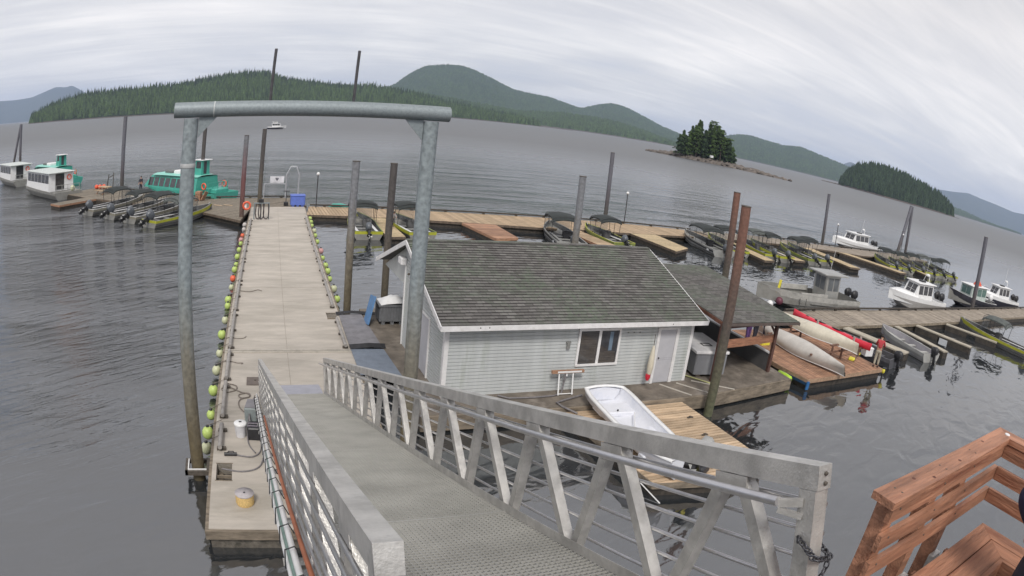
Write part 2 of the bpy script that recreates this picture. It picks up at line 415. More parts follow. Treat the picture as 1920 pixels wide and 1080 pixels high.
def tag(o, label=None, cat=None, group=None, kind=None):
    if label: o['label'] = label
    if cat: o['category'] = cat
    if group: o['group'] = group
    if kind: o['kind'] = kind
    return o
def thing(name, label, cat, loc=(0, 0, 0), az=0.0, group=None):
    """Empty at the thing's base; az = compass heading of its local +Y, clockwise from world +Y"""
    o = bpy.data.objects.new(name, None); COL.objects.link(o)
    o.location = loc; o.rotation_euler = (0, 0, -R(az)); o.empty_display_size = 0.2
    return tag(o, label, cat, group)
KIDS = {}
def copy_tree(o, parent=None):
    c = o.copy(); COL.objects.link(c); c.parent = parent
    for ch in [k for k in bpy.data.objects if k.parent == o]: copy_tree(ch, c)
    return c
def place(proto, used, loc, az, label, group):
    o = copy_tree(proto) if used else proto
    o.location = loc; o.rotation_euler = (0, 0, -R(az)); o['label'] = label; o['group'] = group
    return o
ORD = ['nearest', 'second', 'third', 'fourth', 'fifth', 'sixth', 'seventh', 'eighth', 'ninth', 'tenth', 'eleventh', 'twelfth',
       'thirteenth', 'fourteenth', 'fifteenth', 'sixteenth', 'seventeenth', 'eighteenth', 'nineteenth', 'twentieth', 'twenty-first', 'twenty-second', 'twenty-third', 'twenty-fourth', 'twenty-fifth', 'twenty-sixth', 'twenty-seventh', 'twenty-eighth', 'twenty-ninth', 'thirtieth', 'thirty-first', 'thirty-second', 'thirty-third', 'thirty-fourth']
# ---------------------------------------------------------------- water
def make_water():
    m = bpy.data.materials.new('sea water'); m.use_nodes = True
    nd = m.node_tree.nodes; L = m.node_tree.links; b = nd['Principled BSDF']
    b.inputs['Base Color'].default_value = (0.026, 0.029, 0.032, 1)
    b.inputs['Roughness'].default_value = 0.03
    b.inputs['IOR'].default_value = 2.9
    g = nd.new('ShaderNodeNewGeometry')
    def nz(scale, sx, sy, rot, detail, rough=0.5, dist=0.0):
        mp = nd.new('ShaderNodeMapping'); mp.vector_type = 'TEXTURE'; mp.inputs['Scale'].default_value = (1 / sx, 1 / sy, 1); mp.inputs['Rotation'].default_value = (0, 0, rot)
        L.new(g.outputs['Position'], mp.inputs[0])
        n = nd.new('ShaderNodeTexNoise'); n.inputs['Scale'].default_value = scale; n.inputs['Detail'].default_value = detail
        n.inputs['Roughness'].default_value = rough; n.inputs['Distortion'].default_value = dist
        L.new(mp.outputs[0], n.inputs['Vector']); return n.outputs['Fac']
    def mth(op, a, b_, c=None, clamp=False):
        n = nd.new('ShaderNodeMath'); n.operation = op; n.use_clamp = clamp
        for i, v in enumerate((a, b_, c)):
            if v is None: continue
            if isinstance(v, (int, float)): n.inputs[i].default_value = v
            else: L.new(v, n.inputs[i])
        return n.outputs[0]
    sp = nd.new('ShaderNodeSeparateXYZ'); L.new(g.outputs['Position'], sp.inputs[0])
    # open water beyond the floats is ruffled, water between them lies calmer
    a1 = nd.new('ShaderNodeMapRange'); a1.interpolation_type = 'SMOOTHSTEP'; L.new(sp.outputs[0], a1.inputs[0]); a1.inputs[1].default_value = -7; a1.inputs[2].default_value = 1.0; a1.inputs[3].default_value = 1; a1.inputs[4].default_value = 0
    a2 = nd.new('ShaderNodeMapRange'); a2.interpolation_type = 'SMOOTHSTEP'; L.new(sp.outputs[1], a2.inputs[0]); a2.inputs[1].default_value = 50; a2.inputs[2].default_value = 66
    nearcalm = nd.new('ShaderNodeMapRange'); nearcalm.interpolation_type = 'SMOOTHSTEP'; L.new(sp.outputs[1], nearcalm.inputs[0]); nearcalm.inputs[1].default_value = 11; nearcalm.inputs[2].default_value = 22
    rough_mask = mth('MAXIMUM', mth('MULTIPLY', a1.outputs[0], nearcalm.outputs[0]), a2.outputs[0])
    w1 = nz(0.55, 0.5, 1.6, R(22), 5, 0.62, 0.3)      # metre-long wind waves
    w2 = nz(2.6, 0.6, 1.4, R(28), 4, 0.6, 0.5)         # ripples
    wm = nz(1.1, 0.34, 1.8, R(33), 5, 0.6, 0.7)        # knee-high chop in long crests
    w3 = nz(0.10, 0.5, 1.6, R(-8), 3, 0.5)              # patches of wind
    patch = nd.new('ShaderNodeMapRange'); L.new(w3, patch.inputs[0]); patch.inputs[1].default_value = 0.38; patch.inputs[2].default_value = 0.62; patch.inputs[3].default_value = 0.45; patch.inputs[4].default_value = 1.15
    w0 = nz(0.12, 0.5, 1.7, R(8), 3, 0.55, 0.4)       # longer waves seen from afar
    h = mth('ADD', mth('ADD', mth('MULTIPLY', w1, 0.22), mth('MULTIPLY', w2, 0.05)), mth('ADD', mth('MULTIPLY', w0, 0.5), mth('MULTIPLY', wm, 0.27)))
    wc = nz(0.85, 0.7, 1.5, R(20), 2, 0.4, 0.6)
    wf = nz(0.045, 0.45, 2.0, R(6), 5, 0.68, 0.8)       # long wave groups far out
    far_ = nd.new('ShaderNodeMapRange'); L.new(sp.outputs[1], far_.inputs[0]); far_.inputs[1].default_value = 60; far_.inputs[2].default_value = 260
    h = mth('ADD', h, mth('MULTIPLY', mth('MULTIPLY', wf, 1.7), far_.outputs[0]))
    calm = mth('ADD', mth('MULTIPLY', wc, 0.05), mth('MULTIPLY', w2, 0.004))
    amp = mth('MULTIPLY', rough_mask, patch.outputs[0])
    hh = mth('ADD', mth('MULTIPLY', h, amp), calm)
    # grazing views mostly meet the gentle upper faces of the waves
    l2 = nd.new('ShaderNodeVectorMath'); l2.operation = 'LENGTH'; L.new(g.outputs['Position'], l2.inputs[0])
    fd_ = nd.new('ShaderNodeMapRange'); L.new(l2.outputs['Value'], fd_.inputs[0]); fd_.inputs[1].default_value = 25; fd_.inputs[2].default_value = 160; fd_.inputs[3].default_value = 1.0; fd_.inputs[4].default_value = 0.36
    hh = mth('MULTIPLY', hh, fd_.outputs[0])
    bp = nd.new('ShaderNodeBump'); bp.inputs['Strength'].default_value = 1.0; bp.inputs['Distance'].default_value = 1.0
    L.new(hh, bp.inputs['Height']); L.new(bp.outputs[0], b.inputs['Normal'])
    # far off the facets are smaller than a pixel: they widen the reflection instead
    ln = nd.new('ShaderNodeVectorMath'); ln.operation = 'LENGTH'; L.new(g.outputs['Position'], ln.inputs[0])
    rr = nd.new('ShaderNodeMapRange'); L.new(ln.outputs['Value'], rr.inputs[0]); rr.inputs[1].default_value = 50; rr.inputs[2].default_value = 330
    rr.inputs[3].default_value = 0.03; rr.inputs[4].default_value = 0.5
    L.new(rr.outputs[0], b.inputs['Roughness'])
    return m
WATER = make_water()
w = MB()
S_ = 19000
w.add([(-S_, -3000, 0), (S_, -3000, 0), (S_, S_, 0), (-S_, S_, 0)], [(0, 1, 2, 3)])
tag(w.build('water', WATER), kind='structure', label='grey rippled sea water around the floats')

# ---------------------------------------------------------------- far land
def terr_mat(name, low, high, z_rock, scale=0.02):
    m = bpy.data.materials.new(name); m.use_nodes = True
    nd = m.node_tree.nodes; L = m.node_tree.links; b = nd['Principled BSDF']
    b.inputs['Roughness'].default_value = 0.95; b.inputs['Specular IOR Level'].default_value = 0.1
    g = nd.new('ShaderNodeNewGeometry')
    n = nd.new('ShaderNodeTexNoise'); n.inputs['Scale'].default_value = scale; n.inputs['Detail'].default_value = 9; n.inputs['Roughness'].default_value = .7
    L.new(g.outputs['Position'], n.inputs['Vector'])
    rp = nd.new('ShaderNodeValToRGB'); L.new(n.outputs['Fac'], rp.inputs[0])
    rp.color_ramp.elements[0].position = .35; rp.color_ramp.elements[0].color = (*low, 1)
    rp.color_ramp.elements[1].position = .68; rp.color_ramp.elements[1].color = (*high, 1)
    sp = nd.new('ShaderNodeSeparateXYZ'); L.new(g.outputs['Position'], sp.inputs[0])
    mr = nd.new('ShaderNodeMapRange'); mr.inputs[1].default_value = z_rock * .8; mr.inputs[2].default_value = z_rock * 1.1; L.new(sp.outputs[2], mr.inputs[0])
    mx = nd.new('ShaderNodeMix'); mx.data_type = 'RGBA'; L.new(mr.outputs[0], mx.inputs[0])
    mx.inputs[6].default_value = (0.13, 0.11, 0.10, 1); L.new(rp.outputs[0], mx.inputs[7])
    L.new(mx.outputs[2], b.inputs['Base Color'])
    bp = nd.new('ShaderNodeBump'); bp.inputs['Strength'].default_value = 1; bp.inputs['Distance'].default_value = 14
    L.new(n.outputs['Fac'], bp.inputs['Height']); L.new(bp.outputs[0], b.inputs['Normal'])
    return m
T_NEAR = terr_mat('wooded ground', (0.02, 0.028, 0.014), (0.04, 0.052, 0.024), 3.2)
T_MID = terr_mat('forested slope', (0.030, 0.050, 0.020), (0.058, 0.084, 0.032), 5.0, 0.006)
T_FAR = terr_mat('distant mountain', (0.03, 0.045, 0.035), (0.05, 0.065, 0.045), 5.0, 0.002)

def interp(tab, a):
    return float(np.interp(a, [t[0] for t in tab], [t[1] for t in tab]))
def land(name, tab, shore, ridge, label, material, tree=0.0, power=0.85, step=0.2, rough=0.03, seed=0):
    """a real range of land: shore line at `shore` metres, crest at `ridge` metres, falling again behind"""
    rs = np.random.RandomState(seed)
    a0, a1 = tab[0][0], tab[-1][0]; na = int((a1 - a0) / step) + 1
    prof = [0, .03, .08, .16, .26, .38, .5, .62, .74, .86, .94, 1.0, 1.1, 1.3, 1.7, 2.0]
    az = np.linspace(a0, a1, na)
    sh = np.array([interp(shore, a) for a in az]) if isinstance(shore, list) else np.full(na, float(shore))
    rd = np.array([interp(ridge, a) for a in az]) if isinstance(ridge, list) else np.full(na, float(ridge))
    hr = np.maximum(rd * np.tan(np.radians([interp(tab, a) for a in az])) + CAM_H - tree, 0.4)
    k3 = max(3, int(.4 / step)) | 1; pad = np.pad(hr, k3 // 2, 'edge'); hr = np.convolve(pad, np.hanning(k3 + 2)[1:-1] / np.hanning(k3 + 2)[1:-1].sum(), 'valid')
    # smooth gullies
    nu = len(prof); G = rs.randn(nu + 2, na + 40)
    k = np.hanning(9); k /= k.sum()
    G = np.array([np.convolve(r_, k, 'same') for r_ in G])[:nu, 20:20 + na]
    V = []
    for j, u in enumerate(prof):
        uu = u if u <= 1 else 2 - u
        d = sh + (rd - sh) * u
        h = hr * (uu ** power)
        if 0 < uu < .97: h = h * (1 + G[j] * rough * 3 * min(1, (1 - uu) * 2.2))
        if u == 0: h = h * 0 - 2
        if u == 2.0: h = h * 0 - 2
        if j == 1: h = np.maximum(np.minimum(hr, 2.5 + G[j]), h * .5)
        V.append(np.stack([np.sin(np.radians(az)) * d, np.cos(np.radians(az)) * d, h], 1))
    vs = np.concatenate(V); fs = []
    for j in range(nu - 1):
        for i in range(na - 1):
            fs.append((j * na + i, j * na + i + 1, (j + 1) * na + i + 1, (j + 1) * na + i))
    me = bpy.data.meshes.new(name); me.from_pydata(vs.tolist(), [], fs); me.materials.append(material)
    me.polygons.foreach_set('use_smooth', [True] * len(fs))
    o = bpy.data.objects.new(name, me); COL.objects.link(o); tag(o, label=label, kind='structure')
    V = np.array(V)
    def sample(a, u):
        x = (a - a0) / (a1 - a0) * (na - 1); i = int(min(max(x, 0), na - 2)); f = x - i
        j = max(k_ for k_ in range(nu - 1) if prof[k_] <= u); g = (u - prof[j]) / (prof[j + 1] - prof[j])
        p = (V[j, i] * (1 - f) + V[j, i + 1] * f) * (1 - g) + (V[j + 1, i] * (1 - f) + V[j + 1, i + 1] * f) * g
        return p
    return sample, a0, a1

def conifers(name, label, pts, hmin, hmax, wid, seed, material=None, tiers=3, sides=5):
    """one wood made of many ragged conifers"""
    rs = np.random.RandomState(seed)
    P = np.array(pts); n = len(P)
    H = hmin + (hmax - hmin) * (rs.rand(n) ** 1.6 * (.75 + .25 * np.sin(P[:, 0] * .021 + seed) * np.sin(P[:, 0] * .0083 + 1.3)) + .1 * (rs.rand(n) > .93))
    W = wid * (0.7 + 0.6 * rs.rand(n)); ph = rs.rand(n) * 6.28
    vs = []; fs = []
    nv = tiers * (sides + 1)
    allv = np.zeros((n, nv, 3))
    for t in range(tiers):
        base = 0.06 + 0.88 * t / tiers * .95; top = min(1.0, base + 0.62 if t < tiers - 1 else 1.0)
        rad = (1 - t / tiers) ** .8 * 0.5
        for k in range(sides):
            ang = ph + 6.283 * k / sides + t * .6; jr = 0.75 + 0.5 * rs.rand(n)
            allv[:, t * (sides + 1) + k, 0] = P[:, 0] + np.cos(ang) * W * rad * jr
            allv[:, t * (sides + 1) + k, 1] = P[:, 1] + np.sin(ang) * W * rad * jr
            allv[:, t * (sides + 1) + k, 2] = P[:, 2] + H * (base + (rs.rand(n) - .5) * .06)
        c = t * (sides + 1) + sides
        allv[:, c, 0] = P[:, 0] + (rs.rand(n) - .5) * .4; allv[:, c, 1] = P[:, 1]; allv[:, c, 2] = P[:, 2] + H * top
    one = []
    for t in range(tiers):
        o_ = t * (sides + 1)
        for k in range(sides): one.append((o_ + k, o_ + (k + 1) % sides, o_ + sides))
    # thin stem joins the tiers so every tree is one island
    F = (np.array(one)[None, :, :] + (np.arange(n) * nv)[:, None, None]).reshape(-1, 3)
    links = []
    for t in range(tiers - 1):
        links.append((t * (sides + 1) + sides, (t + 1) * (sides + 1), (t + 1) * (sides + 1) + 1))
    F2 = (np.array(links)[None] + (np.arange(n) * nv)[:, None, None]).reshape(-1, 3) if links else np.zeros((0, 3), int)
    F = np.concatenate([F, F2])
    me = bpy.data.meshes.new(name)
    me.vertices.add(n * nv); me.vertices.foreach_set('co', allv.reshape(-1).astype(np.float32))
    me.loops.add(len(F) * 3); me.loops.foreach_set('vertex_index', F.reshape(-1).astype(np.int32))
    me.polygons.add(len(F)); me.polygons.foreach_set('loop_start', np.arange(0, len(F) * 3, 3, dtype=np.int32))
    me.polygons.foreach_set('loop_total', np.full(len(F), 3, dtype=np.int32))
    me.update(calc_edges=True); me.materials.append(material or NEEDLE)
    o = bpy.data.objects.new(name, me); COL.objects.link(o)
    return tag(o, label, 'forest', kind='stuff')
def scatter(smp, a0, a1, n, seed, u0=.04, u1=1.04, keep=None):
    rs = random.Random(seed); out = []
    while len(out) < n:
        a = rs.uniform(a0, a1); u = rs.uniform(u0, u1)
        p = smp(a, u)
        if keep and not keep(a, u, p): continue
        if p[2] > 1.5: out.append((p[0], p[1], p[2] - 1))
    return out

A = [(-32, .9), (-29, 1.2), (-26.67, 1.62), (-23.76, 1.85), (-22.29, 1.83), (-20.81, 1.95), (-19.6, 2.36), (-18.63, 2.7), (-17.63, 2.6), (-17.15, 2.75), (-16.36, 2.34), (-14.78, 1.47), (-12.71, 0.66)]
B = [(-21.3, -0.22), (-21.1, 0.1), (-20.7, 0.55), (-20.22, 0.8), (-18.78, 1.5), (-16.34, 2.06), (-13.86, 2.2), (-11.39, 2.3), (-8.93, 2.41), (-6.52, 2.7), (-4.14, 3.0), (-2.74, 3.31), (-0.84, 3.42), (0.58, 3.37), (2.51, 2.9), (5.35, 2.51), (8.13, 2.3), (9.93, 2.4), (12.68, 2.05), (14.53, 1.75), (16.37, 1.4), (18.65, 0.99), (21.37, 0.69), (23.64, 0.39), (25.91, 0.11), (27, -.1)]
C = [(8, 1.2), (10.03, 1.57), (12.7, 1.95), (14.65, 1.93), (16.79, 1.67), (18.6, 1.45), (22.35, 1.13), (26.54, 1.42), (28.48, 1.42), (30.76, 1.3), (33.57, 0.78), (35.95, 0.25), (37, 0)]
D = [(8.0, 1.2), (10.0, 1.9), (11.74, 2.51), (12.57, 3.28), (13.4, 3.9), (14.25, 4.35), (15.8, 4.61), (17.38, 4.59), (18.54, 4.22), (19.95, 3.64), (21.59, 2.95), (22.95, 2.72), (24.76, 2.61), (26.15, 2.23), (27.53, 1.94), (28.83, 2.47), (29.94, 2.78), (31.09, 2.68), (32.5, 2.2), (34.41, 1.49), (36.08, 1.08), (37.28, 0.74), (38.77, 0.05)]
E_ = [(35.02, 0.04), (37.26, 0.92), (39.08, 1.47), (40.46, 1.84), (41.15, 2.07), (42.33, 2.22), (43.79, 2.06), (45.26, 1.96), (46.71, 2.19), (48.21, 1.97), (49.73, 1.76), (51.01, 1.55), (52.31, 1.21), (54.95, 0.55), (57, 0.1)]
F_ = [(50.5, -0.28), (50.71, 0.1), (50.89, 0.6), (51.29, 1.29), (52.2, 2.06), (53.67, 2.48), (55.2, 2.5), (56.77, 2.25), (58.36, 1.9), (59.97, 1.5), (61.11, 0.9), (61.79, 0.2), (62.3, -0.25)]
G_ = [(49.0, 0.5), (49.85, 0.72), (51.0, 1.64), (51.47, 1.89), (52.76, 1.64), (56.88, 1.49), (59.97, 1.58), (61.5, 1.75), (62.76, 1.98), (64.08, 1.82), (65.66, 1.69), (67.23, 1.52), (68.24, 1.61), (70.27, 1.57), (73.35, 1.3), (80, .6)]
H_ = [(58.5, 0.2), (61.43, 0.62), (62.75, 0.52), (64.11, 0.3), (65.97, 0.12), (67.0, 0.15), (68.58, 0.05), (69.9, -0.05)]
land('distant_mountain', A, 12500, 14500, 'hazy blue mountain behind the left end of the wooded island', T_FAR, seed=1)
land('distant_mountain', G_, 12500, 14500, 'hazy blue mountains at the far right', T_FAR, seed=2)
s_D = land('mountain', D, 5200, [(8, 6600), (39, 7400)], 'dark green rounded mountain behind the wooded shore', T_MID, tree=18, seed=3, rough=.05)
s_E = land('mountain', E_, 5000, 6500, 'low green hills behind the rocky islet', T_MID, tree=18, seed=4, rough=.05)
s_H = land('hill', H_, 5600, 6800, 'low dark point beyond the right wooded island', T_MID, tree=16, seed=5)
s_C = land('hill', C, 3300, 4300, 'green wooded foothill in front of the rounded mountain', T_MID, tree=20, seed=6, rough=.05)
s_B = land('wooded_island', B, [(-21.3, 2150), (0, 2200), (27, 2700)], [(-21.3, 2200), (-18, 2420), (0, 2600), (27, 3000)], 'long wooded island with a brown rocky shore', T_NEAR, tree=24, seed=7, step=.15)
s_F = land('wooded_island', F_, [(50.5, 1620), (55, 1500), (62.3, 1560)], [(50.5, 1660), (55, 1700), (62.3, 1640)], 'humped wooded island at the right', T_NEAR, tree=18, seed=8, step=.1)
conifers('forest', 'conifer forest covering the long left island', scatter(*s_B, 12500, 11, u0=.05) + scatter(*s_B, 1500, 12, u0=.93, u1=1.02), 13, 38, 9, 1)
conifers('forest', 'tall spiky conifers along the crest of the long left island', scatter(*s_B, 900, 31, u0=.9, u1=1.01), 26, 46, 7.5, 21, NEEDLE2)
conifers('forest', 'conifer forest covering the humped right island', scatter(*s_F, 3200, 13, u0=.05) + scatter(*s_F, 300, 14, u0=.93, u1=1.02), 11, 28, 8.5, 2, NEEDLE2)
conifers('forest', 'paler forest on the foothill behind the gate', scatter(*s_C, 9000, 15, u0=.04), 14, 27, 14, 3, tiers=2)
conifers('forest', 'forest on the rounded mountain', scatter(*s_D, 12000, 16, u0=.04) + scatter(*s_D, 1600, 17, u0=.95, u1=1.02), 12, 24, 17, 4, tiers=2, sides=4)
conifers('forest', 'forest on the low hills behind the islet', scatter(*s_E, 6000, 18, u0=.04) + scatter(*s_E, 900, 19, u0=.95, u1=1.02), 12, 24, 17, 5, tiers=2, sides=4)
conifers('forest', 'forest on the far low point', scatter(*s_H, 1400, 20, u0=.04), 10, 20, 16, 6, tiers=2, sides=4)

# ---- rocky islet with its own trees
def polar(az, d): return (math.sin(R(az)) * d, math.cos(R(az)) * d)
def rocks(name, label, line, seed):
    """line = (az, dist, halfdepth, height) along the reef"""
    rs = random.Random(seed); m = MB(); secs = []
    N = 70
    for i in range(N + 1):
        t = i / N * (len(line) - 1); k = min(int(t), len(line) - 2); f = t - k
        az, d, hd, h = [line[k][q] * (1 - f) + line[k + 1][q] * f for q in range(4)]
        row = []
        for j, (u, w_) in enumerate(((-1.15, -.6), (-1, .12), (-.75, .55), (-.45, .85), (0, 1), (.45, .9), (.8, .5), (1.1, -.5))):
            jit = rs.uniform(.75, 1.25); x, y = polar(az, d + hd * u * rs.uniform(.9, 1.1))
            row.append((x, y, (h * w_ * jit) if w_ > 0 else -1.2))
        secs.append(row)
    m.loft(secs)
    for _ in range(120):
        t = rs.random() * (len(line) - 1); k = min(int(t), len(line) - 2); f = t - k
        az, d, hd, h = [line[k][q] * (1 - f) + line[k + 1][q] * f for q in range(4)]
        x, y = polar(az, d - hd * rs.uniform(.2, 1.0)); s = rs.uniform(.6, 2.2)
        st = len(m.v); m.lathe([(s, 0), (s * .9, s * .4), (s * .4, s * .8)], (0, 0, 0), 6, False)
        m.xform(Matrix.Translation((x, y, h * .25)) @ Matrix.Rotation(rs.random() * 6, 4, 'Z') @ Matrix.Rotation(rs.uniform(-.4, .4), 4, 'X'), st)
    return tag(m.build(name, ROCK), label=label, kind='structure')
rocks('rocky_islet', 'low brown rocky islet with a clump of conifers', [(33.3, 560, 4, 1.0), (34.6, 552, 8, 2.6), (36.0, 545, 16, 4.2), (38, 540, 22, 4.6), (40, 535, 20, 4.0), (41.2, 528, 14, 3.4), (43, 518, 11, 2.8), (44.6, 512, 8, 1.8), (46.3, 508, 3, .7)], 5)
rocks('reef', 'dark reef off the left end of the right wooded island', [(49.0, 1640, 8, 1.2), (50.0, 1640, 14, 2.0), (51, 1640, 16, 3)], 6)
def conifer(label, x, y, z, H, W, seed, group, lean=0.0, sparse=False):
    rs = random.Random(seed)
    t = thing('pine_tree', label, 'tree', (x, y, z), 0, group)
    tr = MB(); tr.tube([(0, 0, -1), (lean * .3, 0, H * .5), (lean, 0, H * .97)], H * .016, 6, H * .004)
    for k in range(10):
        zz = H * (.25 + .07 * k); a = rs.random() * 6.28; ln = W * .5 * (1 - zz / H * .6)
        tr.tube([(lean * zz / H, 0, zz), (lean * zz / H + math.cos(a) * ln, math.sin(a) * ln, zz + ln * .15)], .12, 4, .04)
    tr.build('trunk', BARK, t)
    cr_ = MB()
    n = 420 if sparse else 760
    vs = []; fs = []
    for i in range(n):
        u = rs.random() ** (0.75 if not sparse else .55)
        zz = H * (.03 if not sparse else .12) + H * (.97 if not sparse else .87) * u
        rmax = W * .5 * (1 - (zz / H) ** 1.7) * (0.75 + .4 * math.sin(zz * 1.7 + seed)) + .4
        if sparse: rmax = W * .55 * (.5 + .5 * abs(math.sin(zz * .9 + seed)))
        a = rs.random() * 6.283; r_ = rmax * math.sqrt(rs.uniform(.15, 1)) * (.7 + .5 * abs(math.sin(zz * 1.3 + a * 2))); s = rs.uniform(.5, 1.25)
        c = Vector((lean * zz / H + math.cos(a) * r_, math.sin(a) * r_, zz - r_ * .12))
        d = Vector((math.cos(a), math.sin(a), rs.uniform(-.5, .1))); sd = Vector((-math.sin(a), math.cos(a), rs.uniform(-.2, .2)))
        o = len(vs); up = Vector((0, 0, s * .35))
        vs += [c - d * s * .7 + up, c + sd * s * .75, c + d * s * .9 - up * .6, c - sd * s * .75, c + up * 1.6]
        fs += [(o, o + 1, o + 4), (o + 1, o + 2, o + 4), (o + 2, o + 3, o + 4), (o + 3, o, o + 4), (o, o + 3, o + 2, o + 1)]
    cr_.add(vs, fs); cr_.build('crown', NEEDLE if seed % 3 else NEEDLE2, t)
    return t
islet = []
for k_ in range(34):
    az_ = 36.15 + (41.0 - 36.15) * (k_ + .5) / 34
    prof_ = float(np.interp(az_, [36.1, 36.6, 37.3, 37.8, 38.3, 38.9, 39.5, 40.1, 40.6, 41.0], [15, 24, 25, 30, 28, 32, 28, 24, 18, 9]))
    islet.append((az_, prof_ * rng.choice((.66, .8, .9, 1.0, 1.03)), rng.uniform(7, 11), 1 if (k_ % 3 == 1 and prof_ > 22) else 0))
for i, (az, h_, w_, sp_) in enumerate(islet):
    x, y = polar(az + rng.uniform(-.06, .06), 540 + (i * 7 % 5 - 2) * 6)
    conifer('dark conifer on the rocky islet, %s tree from its left end' % ('first' if i == 0 else ORD[i]), x, y, 3.0, h_ * .99, w_ * .88, i, 'conifers on the rocky islet', rng.uniform(-1, 1), bool(sp_))
x, y = polar(39.0, 520)
t = thing('marker_hut', 'tiny white navigation marker under the islet trees', 'marker', (x, y, 3.4))
MB().box(-1.2, 1.2, -.8, .8, 1.2, 3.0).build('panel', WHITE, t); MB().box(-.15, .15, -.15, .15, 0, 1.2).build('post', BARK, t)

# ---- haze
hz = MB(); hz.box(-21000, 21000, -4000, 21000, -2.6, 900)
HZ = bpy.data.materials.new('thin sea haze'); HZ.use_nodes = True
for n_ in list(HZ.node_tree.nodes):
    if n_.type == 'BSDF_PRINCIPLED': HZ.node_tree.nodes.remove(n_)
pv = HZ.node_tree.nodes.new('ShaderNodeVolumePrincipled')
pv.inputs['Color'].default_value = (0.62, 0.75, 1.0, 1)
pv.inputs['Density'].default_value = 6.2e-5
pv.inputs['Anisotropy'].default_value = 0.2
HZ.node_tree.links.new(pv.outputs[0], HZ.node_tree.nodes['Material Output'].inputs['Volume'])
tag(hz.build('haze', HZ), label='thin sea haze that turns far mountains blue', kind='stuff')
# ---------------------------------------------------------------- main concrete dock
Z = 0.55
dock = thing('floating_dock', 'long concrete floating dock running away under the steel gate', 'dock', (-1.21, 12.26, 0), 1.85)
def ylen(a, b): return b - a
DW = 4.85
# two joined floats: near 11 m, far 36 m
for y0, y1 in ((0, 11.05), (11.17, 46.9)):
    b = MB()
    hx0, hx1, hy0, hy1 = (0.12, 0.55, 2.1, 2.95) if y0 == 0 else (DW - .55, DW - .12, 14.95, 15.8)   # open service hatch
    b.box(0, DW, y0, hy0, .25, Z); b.box(0, DW, hy1, y1, .25, Z)
    b.box(0, hx0, hy0, hy1, .25, Z); b.box(hx1, DW, hy0, hy1, .25, Z)
    b.build('deck', CONC, dock)
    e = MB(); e.box(0.01, DW - .01, y0 + .01, y1 - .01, -.45, .248)
    e.build('float', CONC_SIDE, dock)
    tr = MB()
    for x in (-.09, DW + .003):
        tr.box(x, x + .087, y0 + .02, y1 - .02, .2, Z - .03)
    if y0 == 0: tr.box(-.09, DW + .09, -.09, -.003, .3, Z - .02)
    tr.each('waler', TIMBER, dock)
    hh = MB(); hh.box(hx0 - .02, hx1 + .02, hy0 - .02, hy0, .26, Z + .012); hh.box(hx0 - .02, hx1 + .02, hy1, hy1 + .02, .26, Z + .012)
    hh.box(hx0 + .02, hx1 - .02, hy0 + .3, hy0 + .36, Z - .12, Z - .06); hh.box(hx0 + .05, hx0 + .17, hy0 + .1, hy1 - .1, .26, .34)
    hh.build('hatch_frame', TIMBER, dock)
cj = MB()
for y in (5.4, 20.0, 28.5, 37.2): cj.box(.12, DW - .12, y, y + .02, Z + .001, Z + .006)
cj.box(DW / 2 - .01, DW / 2 + .01, .2, 11.0, Z + .001, Z + .005); cj.box(DW / 2 - .01, DW / 2 + .01, 11.3, 46.5, Z + .001, Z + .005)
cj.build('joint', mat('concrete joint line', (0.30, 0.27, 0.23), 0.9), dock)
hg = MB(); hg.box(0, DW, 11.06, 11.16, .3, .42); hg.build('hinge_gap', BLACK, dock)
ed = MB(); ed.box(.0, DW, 11.0, 11.045, Z + .002, Z + .05); ed.box(.0, DW, 11.18, 11.225, Z + .002, Z + .05); ed.each('edge_plate', PALECONC, dock)
# bull rails: galvanised tubes held on little blocks
def bullrail(x, y0, y1):
    m = MB(); m.tube([(x, y0, Z + .15), (x, y1, Z + .15)], .065, 8); m.build('bull_rail', GALVR, dock)
    k = MB(); yy = y0 + .1
    while yy < y1 - .05:
        k.box(x - .10, x + .16 if x < 2 else x + .10, yy, yy + .13, Z + .001, Z + .07); yy += (y1 - y0 - .33) / max(1, round((y1 - y0) / 2.0))
    k.each('rail_foot', DARKSTEEL, dock)
GALVR = mat('galvanised bull rail', (0.33, 0.31, 0.29), 0.55, 0.2, 0.15, 4)
DARKSTEEL = mat('dark steel bracket', (0.10, 0.085, 0.07), 0.7, 0.2, 0.2, 10)
GALVR = mat("galvanised bull rail", (0.33, 0.31, 0.29), 0.55, 0.2, 0.15, 4); DARKSTEEL = mat("dark steel bracket", (0.10, 0.085, 0.07), 0.7, 0.2, 0.2, 10)
for a, b in ((3.55, 4.95), (5.5, 8.0), (8.3, 10.9), (11.3, 15.6), (16, 20.6), (21, 25.6), (26, 30.6), (31, 35.6), (36, 39.6)):
    bullrail(.2, a, b)
for a, b in ((11.3, 14.6), (16.4, 20.6), (21, 25.6), (26, 30.6), (31, 35.6), (36, 40.5)):
    bullrail(DW - .2, a, b)
